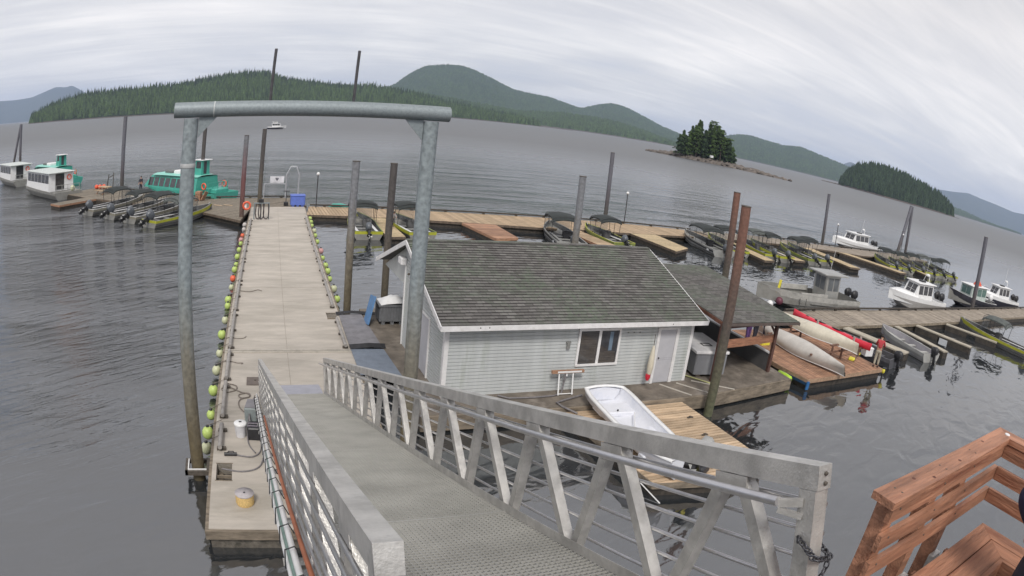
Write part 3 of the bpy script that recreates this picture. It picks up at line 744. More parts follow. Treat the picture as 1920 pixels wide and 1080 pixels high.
# buoy fenders hung over the edges
LB = [(-0.28, 51.6, 'w'), (-0.34, 49.65, 'w'), (-0.39, 47.22, 'o'), (-0.48, 45.58, 'p'), (-0.5, 44.39, 'g'), (-0.57, 42.43, 'g'), (-0.66, 40.41, 'g'), (-0.66, 38.36, 'g'), (-0.7, 37.13, 'g'), (-0.78, 35.15, 'o'), (-0.88, 33.37, 'c'), (-0.93, 31.1, 'g'), (-1.01, 30.1, 'g'), (-1.0, 27.99, 'c'), (-1.03, 26.1, 'g'), (-1.15, 23.97, 'c'), (-1.21, 22.29, 'c'), (-1.23, 20.54, 'g'), (-1.28, 18.7, 'g'), (-1.33, 17.51, 'g'), (-1.33, 16.57, 'c')]
RB = [(5.2, 54.29, 'g'), (5.08, 52.61, 'g'), (5.01, 51.04, 'g'), (4.97, 48.78, 'c'), (4.93, 47.01, 'g'), (4.79, 44.81, 'g'), (4.73, 41.82, 'p'), (4.68, 39.83, 'g'), (4.58, 37.89, 'g'), (4.48, 36.54, 'g'), (4.46, 34.83, 'g'), (4.42, 32.85, 'c'), (4.41, 31.02, 'g')]
BC = {'g': ('lime green', LIMEBUOY), 'c': ('faded cream', PALEBUOY), 'w': ('dirty white', WHITEBUOY), 'o': ('orange', ORANGEBUOY), 'p': ('faded pink', PINKBUOY)}
for side, lst in (('left', LB[::-1]), ('right', RB[::-1])):
    for i, (x, y, c) in enumerate(lst):
        nm, m_ = BC[c]
        r = .17 + .02 * math.sin(i * 2.3)
        # keep clear of the waler
        ex = -1.21 + (y - 12.26) * math.sin(R(1.85)) - .09 if side == 'left' else -1.21 + (y - 12.26) * math.sin(R(1.85)) + DW + .09
        x = ex - r - .01 if side == 'left' else ex + r + .01
        t = thing('buoy_fender', '%s buoy fender on the %s dock edge, %s counted from the gangway' % (nm, side, ORD[i]), 'fender', (x, y, .26), 0, 'buoy fenders along the %s dock edge' % side)
        MB().ball((0, 0, 0), r, 14, 1.12).build('ball', m_, t)
        s_ = 1 if side == 'left' else -1
        MB().lathe([(.05, -.06), (.055, .03), (.02, .06)], (0, 0, r * 1.08), 8).build('eye', BLACK, t)
        MB().tube([(0, 0, r * 1.1 + .05), (s_ * (r + .05), 0, .32), (s_ * (r + .3), 0, .42)], .012, 5).build('rope', ROPE, t)

# ---------------------------------------------------------------- piles and gate
gate = thing('steel_gate', 'tall galvanised pipe gate straddling the gangway and the dock', 'gate', (1.3, 15.4, 0))
def leg(x, ring):
    MB().tube([(x, 0, -2), (x, 0, 9.12)], .180, 24).build('leg', P_GATE, gate)
    if ring:
        MB().lathe([(.19, -.05), (.20, 0), (.19, .05)], (x, 0, 8.02), 24).build('weld_ring', mat('pale weld paint', (0.42, 0.43, 0.43), 0.6), gate)
leg(-2.85, True); leg(2.88, False)
bm = MB(); bm.tube([(-3.28, 0, 9.32), (3.3, 0, 9.32)], .185, 24); bm.build('crossbeam', GALV, gate)
MB().lathe([(.188, -.012), (.192, 0), (.188, .012)], (0, 0, 0), 24).xform(Matrix.Translation((-2.3, 0, 9.32)) @ Matrix.Rotation(R(90), 4, 'Y')).build('weld_band', mat('white scrape', (0.5, 0.52, 0.52), 0.6), gate)
for x, s in ((-2.66, 1), (2.69, -1)):
    g = MB(); a, b = .02, .46
    g.add([(x, -a, 9.16), (x + s * b, -a, 9.16), (x, -a, 8.66), (x, a, 9.16), (x + s * b, a, 9.16), (x, a, 8.66)], [(0, 1, 2), (3, 5, 4), (0, 3, 4, 1), (1, 4, 5, 2), (2, 5, 3, 0)])
    g.build('gusset', GALV, gate)
tp = mat('dark thin pole', (0.07, 0.068, 0.075), 0.5, 0.2, 0.2, 8)
for x in (-.98, 1.0):
    MB().tube([(x, .1, 9.42), (x - .0, .1, 10.76)], .036, 8).build('pole', tp, gate)

def pile(label, x, y, top, r=.23, m=P_GREY, cat='pile', tilt=None, cap=True, square=False, mb=None):
    t = thing('steel_pile', label, cat, (x, y, 0), 0, 'steel piles around the floats')
    b = MB(); dx, dy = tilt or (0, 0)
    b.tube([(0, 0, -2), (dx, dy, top)], r, 20); b.build('shaft', m, t)
    if cap:
        c = MB(); c.tube([(dx, dy, top + .002), (dx, dy, top + .03)], r + .012, 20); c.build('rim', DARKSTEEL, t)
    return t
pile('grey steel pile standing right of the concrete dock, left of the pair', 4.70, 29.0, 7.02, .17, P_GREY)
pile('dark brown steel pile right of the concrete dock, nearer the house', 7.01, 31.8, 6.75, .175, P_DARK)
# the two rust red piles by the covered shed
pile('rust red steel pile rising from the water in front of the shed', 15.66, 17.05, 7.66, .178, P_RUST)
pile('dark rusty pile just behind the front rust red pile, beyond the shed roof', 24.78, 27.9, 7.32, .20, P_RUST)
pile('grey pile behind the middle of the house roof, left of the slim dark pile', 15.2, 28.25, 7.05, .165, P_GREY)
pile('slim dark pile beyond the plank dock behind the house', 36.6, 62.0, 7.3, .22, P_FAR)
pile('slim far pile left of the moored cruiser', 72.79, 61.34, 7.1, .23, P_FAR)
pile('upright far pile right of the leaning one', 94.3, 59.5, 8.3, .25, P_FAR)
pile('leaning far pile crossing the upright one', 89.8, 58.8, 8.4, .28, P_FAR, tilt=(4.0, .6))
pile('slim violet grey pile at the far right, beside the black-hulled boat', 62.9, 29.2, 7.9, .235, P_FAR)
pile('slim grey pile behind the left row of skiffs', -17.15, 81.6, 8.95, .26, P_FAR)
pile('grey pile with a rusty middle at the far left corner of the concrete dock', -.55, 54.0, 7.15, .2, P_REDGREY)
pile('dark pile at the head of the concrete dock, behind the hose pedestal', 1.03, 60.4, 7.45, .20, P_DARK)
pile('dark pile in front of the turquoise tour boat', -5.28, 68.6, 7.95, .21, P_DARK)
pile('upright pile behind the leftmost houseboat', -53.8, 135.5, 8.7, .3, P_FAR)
pile('leaning pile behind the leftmost houseboat', -56.4, 136.6, 8.7, .26, P_FAR, tilt=(2.1, 0))
pc = thing('pile_collar', 'white square pile collar around the left gate leg at the water', 'bracket', (-1.55, 15.4, 0))
k = MB(); k.box(-.36, -.28, -.36, .36, .28, .4); k.box(-.36, .36, -.36, -.28, .28, .4); k.box(.25, .33, -.28, .36, .28, .4); k.box(-.28, .25, .28, .36, .28, .4); k.build('frame', DARKSTEEL, pc)
k = MB(); k.box(-.28, .25, -.28, -.25, .3, .43); k.box(-.279, -.25, -.25, .28, .3, .43); k.build('wear_pad', WHITE, pc)

# ---------------------------------------------------------------- gangway
gw = thing('gangway', 'sloping aluminium truss gangway with open grating deck', 'gangway', (1.45, 18.9, 0))
SL = 0.3505; ca, sa = 0.9437, 0.3307
def G(x, s, n):
    """x across, s = distance along measured level from the camera end, n = height square to the deck; local to the gangway's foot"""
    return (x - 1.45, s + n * sa - 18.9, .82 + SL * (18.9 - s) + n * ca)
NRM = (0, sa, ca)
XR, XL = 2.475, 0.415
S0, S1 = 1.37, 18.9
d = MB()
nx = 42
for i in range(nx):
    x = .50 + i * (2.40 - .50) / (nx - 1); d.bar(G(x, .2, -.015), G(x, S1, -.015), .0065, .03, NRM)
d.build('deck_bars', GRATE, gw)
d = MB(); s = .3
while s < S1:
    d.bar(G(.48, s, -.006), G(2.42, s, -.006), .010, .018, NRM); s += .062
d.build('deck_crossbars', GRATE, gw)
d = MB(); s = 1.34
while s < S1 + .01:
    d.bar(G(XL, s, -.10), G(XR, s, -.10), .08, .12, NRM); s += 1.245
d.each('joist', ALU, gw)
d = MB()
for s in (5.12, 9.05, 13.0): d.bar(G(.48, s, .002), G(2.42, s, .002), .035, .01, NRM)
d.each('panel_seam', GRATE, gw)
for X in (XL, XR):
    MB().bar(G(X, .2, -.07), G(X, S1, -.07), .10, .12, NRM).build('bottom_chord', ALU, gw)
    MB().bar(G(X, S0 - .02, 1.028), G(X, S1, 1.028), .105, .125, NRM).build('top_chord', ALU, gw)
    # end posts
    MB().bar(G(X, S0 + .05, -.13), G(X, S0 + .05, .964), .10, .12, (0, 1, 0)).build('post', ALU, gw)
    MB().bar(G(X, S1 - .05, -.0), G(X, S1 - .05, .964), .10, .10, (0, 1, 0)).build('post', ALU, gw)
    # zig-zag members
    k = 0; T = 2.0
    while T < S1 - .3:
        Bn, Bf = T - .62, T + .625
        if Bn > 1.2:
            MB().bar(G(X, T - .055, .966), G(X, Bn + .055, -.01), .085, .085, (0, 1, 0)).build('brace', ALU, gw)
        if Bf < S1: MB().bar(G(X, T + .055, .966), G(X, Bf - .055, -.01), .085, .085, (0, 1, 0)).build('brace', ALU, gw)
        T += 1.25
    ox = X + (.058 if X > 1 else -.058)
    for n_ in (.10, .255, .41, .565, .72, .875):
        MB().tube([G(ox, S0, n_), G(ox, S1, n_)], .0135, 6).build('rail_rod', ALU_TUBE, gw)
MB().tube([G(2.33, S0 + .16, .905), G(2.33, 19.15, .905)], .026, 12).build('handrail', ALU_TUBE, gw)
s = 1.98
hb = MB(); hb.bar(G(2.34, S0 + .17, .895), G(XR - .05, S0 + .07, .895), .03, .04); hb.bar(G(2.34, S0 + .17, .86), G(XR - .05, S0 + .07, .82), .02, .03)
while s < S1:
    hb.bar(G(2.335, s, .885), G(XR - .04, s, .86), .02, .03); s += 1.245
hb.each('handrail_bracket', ALU, gw)
# small weld plates where the braces meet the chords, and bolts on the outer chord ends
for X in (XL, XR):
    T = 2.0
    while T < 12:
        for sx_ in (-1, 1):
            MB().bar(G(X + sx_ * .0465, T - .13, .925), G(X + sx_ * .0465, T + .13, .925), .006, .07, NRM).build('weld_plate', ALU, gw)
        T += 1.25
for n__ in (1.0, 1.05):
    MB().lathe([(.011, 0), (.011, .012), (.004, .014)], (0, 0, 0), 8).xform(Matrix.Translation(G(XR, S0 - .022, n__)) @ Matrix.Rotation(R(90), 4, 'X')).build('bolt', DARKSTEEL, gw)
# kick plates
MB().bar(G(2.415, .3, .045), G(2.415, S1, .045), .006, .09, NRM).build('kick_plate', ALU, gw)
MB().bar(G(.475, .3, .045), G(.475, S1, .045), .006, .09, NRM).build('kick_plate', ALU, gw)
fl = MB(); fl.add([G(.5, 18.9, 0), G(2.4, 18.9, 0), (.95, 1.25, .585), (-.95, 1.25, .585), G(.5, 18.9, -.012), G(2.4, 18.9, -.012), (.95, 1.25, .57), (-.95, 1.25, .57)],
                  [(0, 1, 2, 3), (7, 6, 5, 4), (0, 4, 5, 1), (1, 5, 6, 2), (2, 6, 7, 3), (3, 7, 4, 0)])
fl.build('transition_plate', mat('pale lilac grey plate', (0.38, 0.38, 0.43), 0.45, 0.3, 0.06, 3), gw)
# service lines on the left outer side
MB().tube([G(.25, .3, .10), G(.25, 8, .09), G(.26, 17.9, .10)], .028, 8).build('conduit', WHITE, gw)
MB().tube([G(.20, .3, -.02), G(.2, 9, -.03), G(.22, 17.9, -.02)], .022, 8).build('conduit', WHITE, gw)
MB().tube([G(.31, .3, .22), G(.31, 8.0, .20), G(.31, 12, .2)], .021, 8).build('brown_pipe', BROWNPIPE, gw)
MB().tube([G(.235, .3, .03), G(.225, 5, .03), G(.24, 9, .03)], .024, 8).build('green_hose', GREENHOSE, gw)
bk = MB(); s = 2.0
while s < 18:
    bk.bar(G(.36, s, -.12), G(.17, s, -.12), .05, .05); bk.box(*[v for v in (G(.24, s, 0)[0] - .045, G(.24, s, 0)[0] + .045, G(.24, s, 0)[1] - .04, G(.24, s, 0)[1] + .04, G(.24, s, -.1)[2] - .03, G(.24, s, -.1)[2] + .03)]); s += 1.245
bk.each('pipe_bracket', ALU, gw)
tb = MB(); s = 1.6
while s < 17.5:
    p = G(.24, s, .05); tb.tube([(p[0] - .07, p[1], p[2] - .09), (p[0] - .06, p[1], p[2] + .1), (p[0] + .02, p[1], p[2] + .13), (p[0] + .07, p[1], p[2] + .02)], .007, 5); s += .62
tb.each('cable_tie', BLACK, gw)
st = MB(); st.tube([G(XR, 16, -.2), (XR - 1.45, 16 - 18.9, .56)], .03); 
ch = thing('chain', 'dark chain wrapped around the upper gangway post', 'chain', (XR, S0 + .05, 0))
c = MB(); zc_ = .82 + SL * (18.9 - S0) + .62
def link(m, p, rot):
    pts = [(.016 * math.cos(t * math.pi / 4), 0, .026 * math.sin(t * math.pi / 4)) for t in range(9)]
    st_ = len(m.v); m.tube(pts, .005, 5, cap=False); m.xform(Matrix.Translation(p) @ rot, st_)
n_ = 26
for i in range(n_):
    t_ = i / n_ * 2 * math.pi
    q = max(abs(math.cos(t_)), abs(math.sin(t_))); rx = .075 / q
    link(c, (rx * math.cos(t_), .17 + rx * 1.1 * math.sin(t_), zc_ + .02 * math.sin(t_) - .02 * math.cos(t_)), Matrix.Rotation(t_ + math.pi / 2, 4, 'Z') @ Matrix.Rotation(R(90), 4, 'Y') @ Matrix.Rotation(R(90 * (i % 2)), 4, 'Z'))
for i in range(16): link(c, (.085, .1, zc_ - .05 - i * .042), Matrix.Rotation(R(90 * (i % 2)), 4, 'Z'))
c.build('links', mat('dark steel chain', (0.09, 0.09, 0.10), 0.4, 0.6, 0.2, 10), ch)

# ---------------------------------------------------------------- house float and house
DECKX0, DECKX1 = 5.15, 21.3
hf = thing('house_float', 'broad concrete float carrying the white house and shed', 'float', (5.15, 17.6, 0), 0)
hf_b = MB(); hf_b.prism([(0, 0), (10.8, .0), (16.15, .65), (16.15, 7.2), (11.3, 10.6), (0, 10.8)], .24, .58); hf_b.build('deck', DIRT, hf)
hf_b = MB(); hf_b.prism([(.05, .05), (10.8, .05), (16.1, .7), (16.1, 7.1), (11.3, 10.5), (.05, 10.7)], -.5, .238); hf_b.build('float', CONC_SIDE, hf)
MB().prism([(0, -.1), (10.8, -.1), (16.2, .55), (16.2, .64), (10.8, -.01), (0, -.01)], .08, .57).build('waler', TIMBER, hf)
ln = MB()
for x0_, y0_, x1_, y1_ in ((9.3, 1.2, 10.0, .02), (10.1, 1.2, 10.9, .06), (10.9, 1.3, 12.3, .15)): ln.bar((x0_, y0_, .592), (x1_, y1_, .592), .07, .02)
ln.each('board_strip', PALECONC, hf)
house = thing('boathouse', 'white sided floating house with a mossy grey shingle roof', 'house', (6.15, 18.85, .58), -1.2)
HW, HD, WH = 9.6, 8.3, 2.35      # width, depth, wall height
m = MB(); m.lap(20, WH, lambda x, o, z: (x, -o, z), 0, HW); m.box(.86, HW, .005, HD - .01, 0, WH); m.box(.003, .86, .005, 4.94, 0, WH); m.build('front_wall', SIDING, house)
RZ = 4.15; RY = 4.15
# gable wall on the left, courses too
m = MB(); n = 20
prof = []
for i in range(34):
    z0_, z1_ = i * .118, (i + 1) * .118
    def span(z):
        if z <= WH: return 0, 4.95
        f = (z - WH) / (RZ - WH); return f * RY, min(4.95, HD - f * (HD - RY))
    a0, b0 = span(z0_); a1, b1 = span(min(z1_, RZ - .01))
    if b1 - a1 < .1: break
    zm = z0_ + .087; am, bm_ = span(min(zm, RZ - .01))
    m.add([(-.024, a0, z0_), (-.024, b0, z0_), (-.024, bm_, zm), (-.024, am, zm), (-.001, am, zm + .006), (-.001, bm_, zm + .006), (-.001, b1, z1_), (-.001, a1, z1_), (0, a0, z0_), (0, b0, z0_)], [(0, 3, 2, 1), (3, 4, 5, 2), (4, 7, 6, 5), (0, 1, 9, 8)])
m.build('gable_wall', SIDING, house)
# the back left corner is an open porch under the roof: its wall stands further in
m = MB(); m.lap(20, WH, lambda y, o, z: (.85 - o, y, z), 4.95, HD); m.build('porch_wall', SIDING, house)
m = MB(); m.box(-.002, .85, 4.95, 4.99, 0, WH); m.build('porch_end_wall', SIDING, house)
m = MB(); m.add([(-.01, 4.95, WH - .05), (-.01, HD, WH - .05), (-.01, HD, WH), (-.01, RY + (HD - RY) * .16, RZ - .3), (-.01, 4.95, RZ - .35)], [(0, 1, 2, 3, 4)]); m.build('gable_panel', SIDING, house)
m = MB()
for x in (HW + .001,):
    m.add([(x, 0, 0), (x, HD, 0), (x, HD, WH), (x, RY, RZ), (x, 0, WH)], [(0, 1, 2, 3, 4)])
m.build('right_wall', SIDING, house)
m = MB(); m.box(-.045, .10, -.045, .0, 0, WH); m.box(-.045, -.003, -.0, .12, 0, WH); m.box(HW - .1, HW + .03, -.045, .0, 0, WH); m.box(.80, .822, HD - .1, HD + .0, 0, WH)
m.each('corner_trim', TRIM, house)
# roof: two slopes of lapped shingle courses
def shingle_mat():
    m = bpy.data.materials.new('mossy asphalt shingles'); m.use_nodes = True
    nd = m.node_tree.nodes; L = m.node_tree.links; b = nd['Principled BSDF']; b.inputs['Roughness'].default_value = .95; b.inputs['Specular IOR Level'].default_value = .2
    t = nd.new('ShaderNodeTexCoord')
    mp = nd.new('ShaderNodeMapping'); L.new(t.outputs['Object'], mp.inputs[0])
    br = nd.new('ShaderNodeTexBrick'); br.inputs['Scale'].default_value = 1; br.inputs['Brick Width'].default_value = .29; br.inputs['Row Height'].default_value = .158
    br.inputs['Mortar Size'].default_value = .007; br.inputs['Color1'].default_value = (.105, .10, .096, 1); br.inputs['Color2'].default_value = (.185, .178, .17, 1); br.inputs['Mortar'].default_value = (.06, .055, .055, 1)
    br.offset = .37
    L.new(mp.outputs[0], br.inputs['Vector'])
    n = nd.new('ShaderNodeTexNoise'); n.inputs['Scale'].default_value = .33; n.inputs['Detail'].default_value = 8; n.inputs['Roughness'].default_value = .68; n.inputs['Distortion'].default_value = .4
    L.new(t.outputs['Object'], n.inputs['Vector'])
    mr = nd.new('ShaderNodeMapRange'); mr.inputs[1].default_value = .43; mr.inputs[2].default_value = .56; mr.inputs[4].default_value = .7; L.new(n.outputs['Fac'], mr.inputs[0])
    n3 = nd.new('ShaderNodeTexNoise'); n3.inputs['Scale'].default_value = 6; n3.inputs['Detail'].default_value = 6; L.new(t.outputs['Object'], n3.inputs['Vector'])
    mul = nd.new('ShaderNodeMath'); mul.operation = 'MULTIPLY'; m3 = nd.new('ShaderNodeMapRange'); m3.inputs[1].default_value = .35; m3.inputs[2].default_value = .6; L.new(n3.outputs['Fac'], m3.inputs[0])
    L.new(mr.outputs[0], mul.inputs[0]); L.new(m3.outputs[0], mul.inputs[1])
    mx = nd.new('ShaderNodeMix'); mx.data_type = 'RGBA'; L.new(mul.outputs[0], mx.inputs[0]); L.new(br.outputs['Color'], mx.inputs[6]); mx.inputs[7].default_value = (.125, .155, .115, 1)
    L.new(mx.outputs[2], b.inputs['Base Color'])
    bp = nd.new('ShaderNodeBump'); bp.inputs['Strength'].default_value = .6; bp.inputs['Distance'].default_value = .01; L.new(n3.outputs['Fac'], bp.inputs['Height']); L.new(bp.outputs[0], b.inputs['Normal'])
    return m
SHINGLE = shingle_mat()
def roof_plane(name, parent, x0, x1, p0, p1, courses, material=SHINGLE, th=.030, skew=0):
    """slope from eave p0 to crest p1 (local y,z); mesh keeps its own flat local frame so the shingle pattern lies along it"""
    ln = math.hypot(p1[0] - p0[0], p1[1] - p0[1]); an = math.atan2(p1[1] - p0[1], p1[0] - p0[0])
    m = MB(); e = ln / courses; rs = random.Random(3)
    for i in range(courses):
        x = x0
        while x < x1 - .001:
            wdt = min(rs.choice((.29, .29, .2, .38)), x1 - x)
            if x1 - x - wdt < .08: wdt = x1 - x
            t1 = th + rs.uniform(-.004, .006)
            a, b_ = i * e - rs.uniform(0, .006), (i + 1) * e + .02
            m.add([(x + .002, a, t1), (x + wdt - .002, a, t1), (x + wdt - .002, b_, .001), (x + .002, b_, .001), (x + .002, a, 0), (x + wdt - .002, a, 0)], [(0, 1, 2, 3), (4, 5, 1, 0)])
            x += wdt
    m.box(x0, x1, 0.005, ln, -.09, -.001)
    o = m.build(name, material, parent); o.location = (0, p0[0], p0[1]); o.rotation_euler = (an, 0, 0)
    return o
rf = 4.7 - .58
EY, EZ = -.45, 2.50
roof_plane('roof', house, -.32, HW + .32, (EY, EZ), (RY, rf + .06), 31)
bk_ = MB(); ln_ = math.hypot(HD + .45 - RY, rf + .06 - EZ)
m = MB(); m.add([(-.32, RY, rf + .06), (HW + .32, RY, rf + .06), (HW + .32, HD + .45, EZ), (-.32, HD + .45, EZ), (-.32, RY, rf - .03), (HW + .32, RY, rf - .03), (HW + .32, HD + .45, EZ - .09), (-.32, HD + .45, EZ - .09)],
                [(0, 1, 2, 3), (7, 6, 5, 4), (0, 4, 5, 1), (1, 5, 6, 2), (2, 6, 7, 3), (3, 7, 4, 0)]); m.build('roof_back', SHINGLE, house)
MB().box(-.32, HW + .32, RY - .12, RY + .12, rf + .055, rf + .085).build('ridge_cap', SHINGLE, house)
MB().box(-.34, HW + .34, EY - .03, EY, EZ - .16, EZ + .005).build('fascia', TRIM, house)
MB().box(-.30, HW + .30, EY + .001, .0, EZ - .15, EZ - .13).build('soffit', TRIM, house)
m = MB()
for xx in (-.355, HW + .325):
    m.bar((xx + .015, EY - .02, EZ - .075), (xx + .015, RY, rf - .02), .03, .17); m.bar((xx + .015, RY, rf - .02), (xx + .015, HD + .45, EZ - .075), .03, .17)
m.each('rake_board', TRIM, house)
# window with frame and two lights
wd = MB(); X0, X1, Z0, Z1 = 4.72, 6.24, .92, 2.10
wd.box(X0 - .08, X1 + .08, -.07, -.02, Z1, Z1 + .08); wd.box(X0 - .08, X1 + .08, -.08, -.02, Z0 - .08, Z0); wd.box(X0 - .08, X0, -.07, -.02, Z0, Z1); wd.box(X1, X1 + .08, -.07, -.02, Z0, Z1)
wd.box((X0 + X1) / 2 - .05, (X0 + X1) / 2 + .05, -.065, -.02, Z0, Z1)
wo = wd.build('window', TRIM, house)
pn = MB(); pn.box(X0 + .002, (X0 + X1) / 2 - .052, -.045, -.026, Z0 + .002, Z1 - .002); pn.build('pane', GLASSDARK, wo)
pn = MB(); pn.box((X0 + X1) / 2 + .052, X1 - .002, -.045, -.026, Z0 + .002, Z1 - .002); pn.build('pane', GLASSDARK, wo)
bl = MB()
for i in range(26):
    z_ = Z0 + .05 + i * .043
    bl.box(X0 + .05, (X0 + X1) / 2 - .09, -.052, -.047, z_, z_ + .012)
    if i < 9: bl.box((X0 + X1) / 2 + .08, X1 - .06, -.052, -.047, z_, z_ + .012)
bl.build('blind', BLIND, wo)
cu = MB(); cu.box((X0 + X1) / 2 + .40, X1 - .22, -.05, -.047, Z0 + .45, Z1 - .05); cu.build('curtain', mat('blue grey curtain', (.13, .18, .24), .8), wo)
# door
dm = MB(); dm.box(8.05, 8.78, -.05, -.024, .03, 2.06); do = dm.build('door', DOORM, house)
dm = MB()
for zz in (.9, .97): dm.box(8.06, 8.77, -.053, -.0505, zz, zz + .012)
dm.build('door_rail', mat('door groove', (.34, .34, .37), .6), do)
MB().ball((8.13, -.09, 1.0), .03, 8).build('door_knob', BLACK, do)
m = MB(); m.box(7.93, 8.04, -.075, -.024, 0, 2.16); m.box(8.79, 8.93, -.075, -.024, 0, 2.16); m.box(8.04, 8.79, -.075, -.024, 2.07, 2.16); m.build('door_trim', TRIM, house)
# wall light
l = MB(); l.box(4.2, 4.36, -.10, -.024, 1.7, 1.74); l.cham(4.22, 4.34, -.11, -.03, 1.5, 1.70, .02); l.build('wall_light', mat('grey lamp housing', (.22, .22, .21), .5), house)
m = MB()
for x, z in ((.9, 2.42), (1.2, 2.42), (8.2, 2.40)): m.box(x, x + .035, EY - .036, EY - .031, z, z + .035)
m.each('nail_hole', BLACK, house)
m = MB()
for x in (6.6, 6.85, 7.1): m.box(x, x + .06, -.03, -.022, 1.98, 2.01)
m.each('hook', DARKSTEEL, house)
# gable side: downspout-like white pole, vent, door frame
m = MB(); m.box(-.07, -.023, 1.55, 1.62, 0, 2.1); m.box(-.07, -.023, 2.55, 2.62, 0, 2.1); m.box(-.07, -.023, 1.62, 2.55, 2.03, 2.1); m.build('side_door_trim', TRIM, house)
MB().box(-.045, -.024, 1.62, 2.55, .02, 2.03).build('side_door', DOORM, house)
MB().box(-.07, -.012, 4.955, 5.01, 0, 3.3).build('porch_post', WHITE, house)
MB().cham(-.26, -.024, 4.9, 5.4, 3.1, 3.35, .04).build('vent_hood', TRIM, house)
MB().ball((-.22, 3.9, 3.0), .05, 8).build('lamp', DARKSTEEL, house)

# leaning rack of white pipes with a rusty board, on the wall
rk = thing('pipe_rack', 'white pipe sawhorse with a red brown board against the house wall', 'rack', (9.85, 18.72, .58))
m = MB()
for x in (.28, .80):
    m.tube([(x - .06, -.28, .02), (x, -.05, .72)], .025, 8)
m.tube([(.55, -.1, .62), (.55, -.05, .74)], .025, 8); m.tube([(.2, -.27, .06), (.78, -.27, .06)], .018, 8); m.build('frame', WHITE, rk)
m = MB(); m.bar((0, -.05, .77), (1.2, -.05, .77), .09, .1); m.build('board', REDPLANK, rk)
m = MB(); m.box(.2, 1.1, -.10, -.097, .74, .8); m.build('white_strip', WHITE, rk)
hs_ = thing('garden_hose', 'grey hose lying along the foot of the house wall', 'hose', (8.0, 18.3, .6))
MB().tube([(.0, .35, .02), (.3, .1, .02), (1.1, .05, .02), (1.9, .1, .02), (2.25, .25, .02), (2.3, .3, .3), (2.35, .33, .7)], .03, 8).build('tube', HOSE, hs_)
MB().tube([(2.9, 0.0, .02), (2.2, -.25, .02), (1.75, -.45, .02), (1.8, -.75, .02), (2.2, -1.1, -.1)], .035, 8).build('tube', HOSE, hs_)
fd = thing('hanging_fender', 'cream float with a red tip hanging by the house door', 'fender', (13.72, 18.6, .58))
MB().lathe([(.02, 1.62), (.05, 1.55), (.10, 1.2), (.12, .8), (.09, .55)], (0, 0, 0), 12).build('float', CREAM, fd)
MB().lathe([(.085, .54), (.10, .42), (.05, .3)], (-.03, 0, 0), 12).build('tip', RED, fd)
MB().tube([(0, 0, 1.6), (0.04, .08, 2.0)], .012, 5).build('rope', DARKSTEEL, fd)

# ---------------------------------------------------------------- open shed
shed = thing('open_shed', 'open sided shed with a low grey shingle roof beside the house', 'shed', (16.2, 18.4, .58))
o = roof_plane('roof', shed, .75, 5.25, (.15, 2.42), (7.4, 2.98), 40, th=.018)
m = MB(); m.box(.72, 5.28, .11, .15, 2.30, 2.41); m.build('fascia', mat('brown grey fascia', (.11, .085, .075), .6), shed)
m = MB(); m.bar((.72, .13, 2.33), (.72, 7.4, 2.9), .03, .14); m.bar((5.27, .13, 2.33), (5.27, 7.4, 2.9), .03, .14); m.each('rake_board', RUSTBROWN, shed)
for x, y in ((.75, .3), (4.45, .75), (4.5, 6.8), (.9, 6.9)):
    MB().box(x - .07, x + .07, y - .07, y + .07, 0, 2.36 + .08 * (y - .3)).build('post', mat('dark red brown post', (.10, .05, .04), .7, 0, .2, 6), shed)
m = MB(); m.bar((.75, .3, 2.22), (4.45, .75, 2.24), .08, .16)
for x, y in ((.75, .3), (4.45, .75)):
    s = 1 if x < 2 else -1; m.bar((x, y, 1.7), (x + s * .5, y + s * .06, 2.18), .07, .08)
m.build('beam', mat('dark red brown post', (.10, .05, .04)), shed)
MB().bar((.82, .36, 1.48), (4.38, .80, 1.50), .05, .34).build('cross_board', STAIN, shed)
m = MB(); m.box(4.38, 4.45, .85, 6.8, .0, .80); m.build('half_wall', mat('dark grey half wall', (.10, .098, .10), .7, 0, .1, 2), shed)
MB().box(4.34, 4.50, .82, 6.85, .801, .865).build('wall_cap', TRIM, shed)
m = MB(); m.box(.8, 4.3, 6.75, 6.85, 0, .8); m.build('back_wall', mat('dark grey half wall', (.10, .098, .10)), shed)
cab = thing('storage_chest', 'big grey white storage chest under the shed roof', 'chest', (16.35, 19.2, .58), 8)
MB().cham(0, 1.5, 0, 2.3, .12, .98, .04).build('body', mat('grey chest side', (.23, .235, .25), .5, 0, .06, 2), cab)
MB().cham(-.05, 1.55, -.05, 2.35, .985, 1.09, .03).build('lid', TRIM, cab)
m = MB(); m.box(.6, 1.05, .6, .64, 1.092, 1.11); m.box(.6, 1.05, .9, .94, 1.092, 1.11); m.box(.6, .64, .64, .9, 1.092, 1.11); m.box(1.01, 1.05, .64, .9, 1.092, 1.11); m.build('lid_handle', BLACK, cab)
MB().box(.2, .4, .1, 2.2, 0, .12).build('skid', TIMBER, cab); MB().box(1.1, 1.3, .1, 2.2, 0, .12).build('skid', TIMBER, cab)
hs2 = thing('yellow_hose', 'yellow green hose lying across the shed floor', 'hose', (15.9, 19.3, .6))
MB().tube([(0, .3, .02), (.3, -.1, .02), (.7, -.7, .02), (.95, -1.2, .02)], .028, 6).build('tube', mat('dull yellow hose', (.42, .42, .2), .7), hs2)
lf = thing('lime_fender', 'bright lime green cylinder fender at the right corner of the house float', 'fender', (21.75, 19.0, .0))
st = len(lf.name)
m = MB(); m.lathe([(.05, -.45), (.18, -.38), (.2, 0), (.18, .38), (.05, .45)], (0, 0, 0), 12); m.xform(Matrix.Translation((0, 0, .32)) @ Matrix.Rotation(R(90), 4, 'X')); m.build('body', mat('bright lime plastic', (.38, .60, .04), .45), lf)
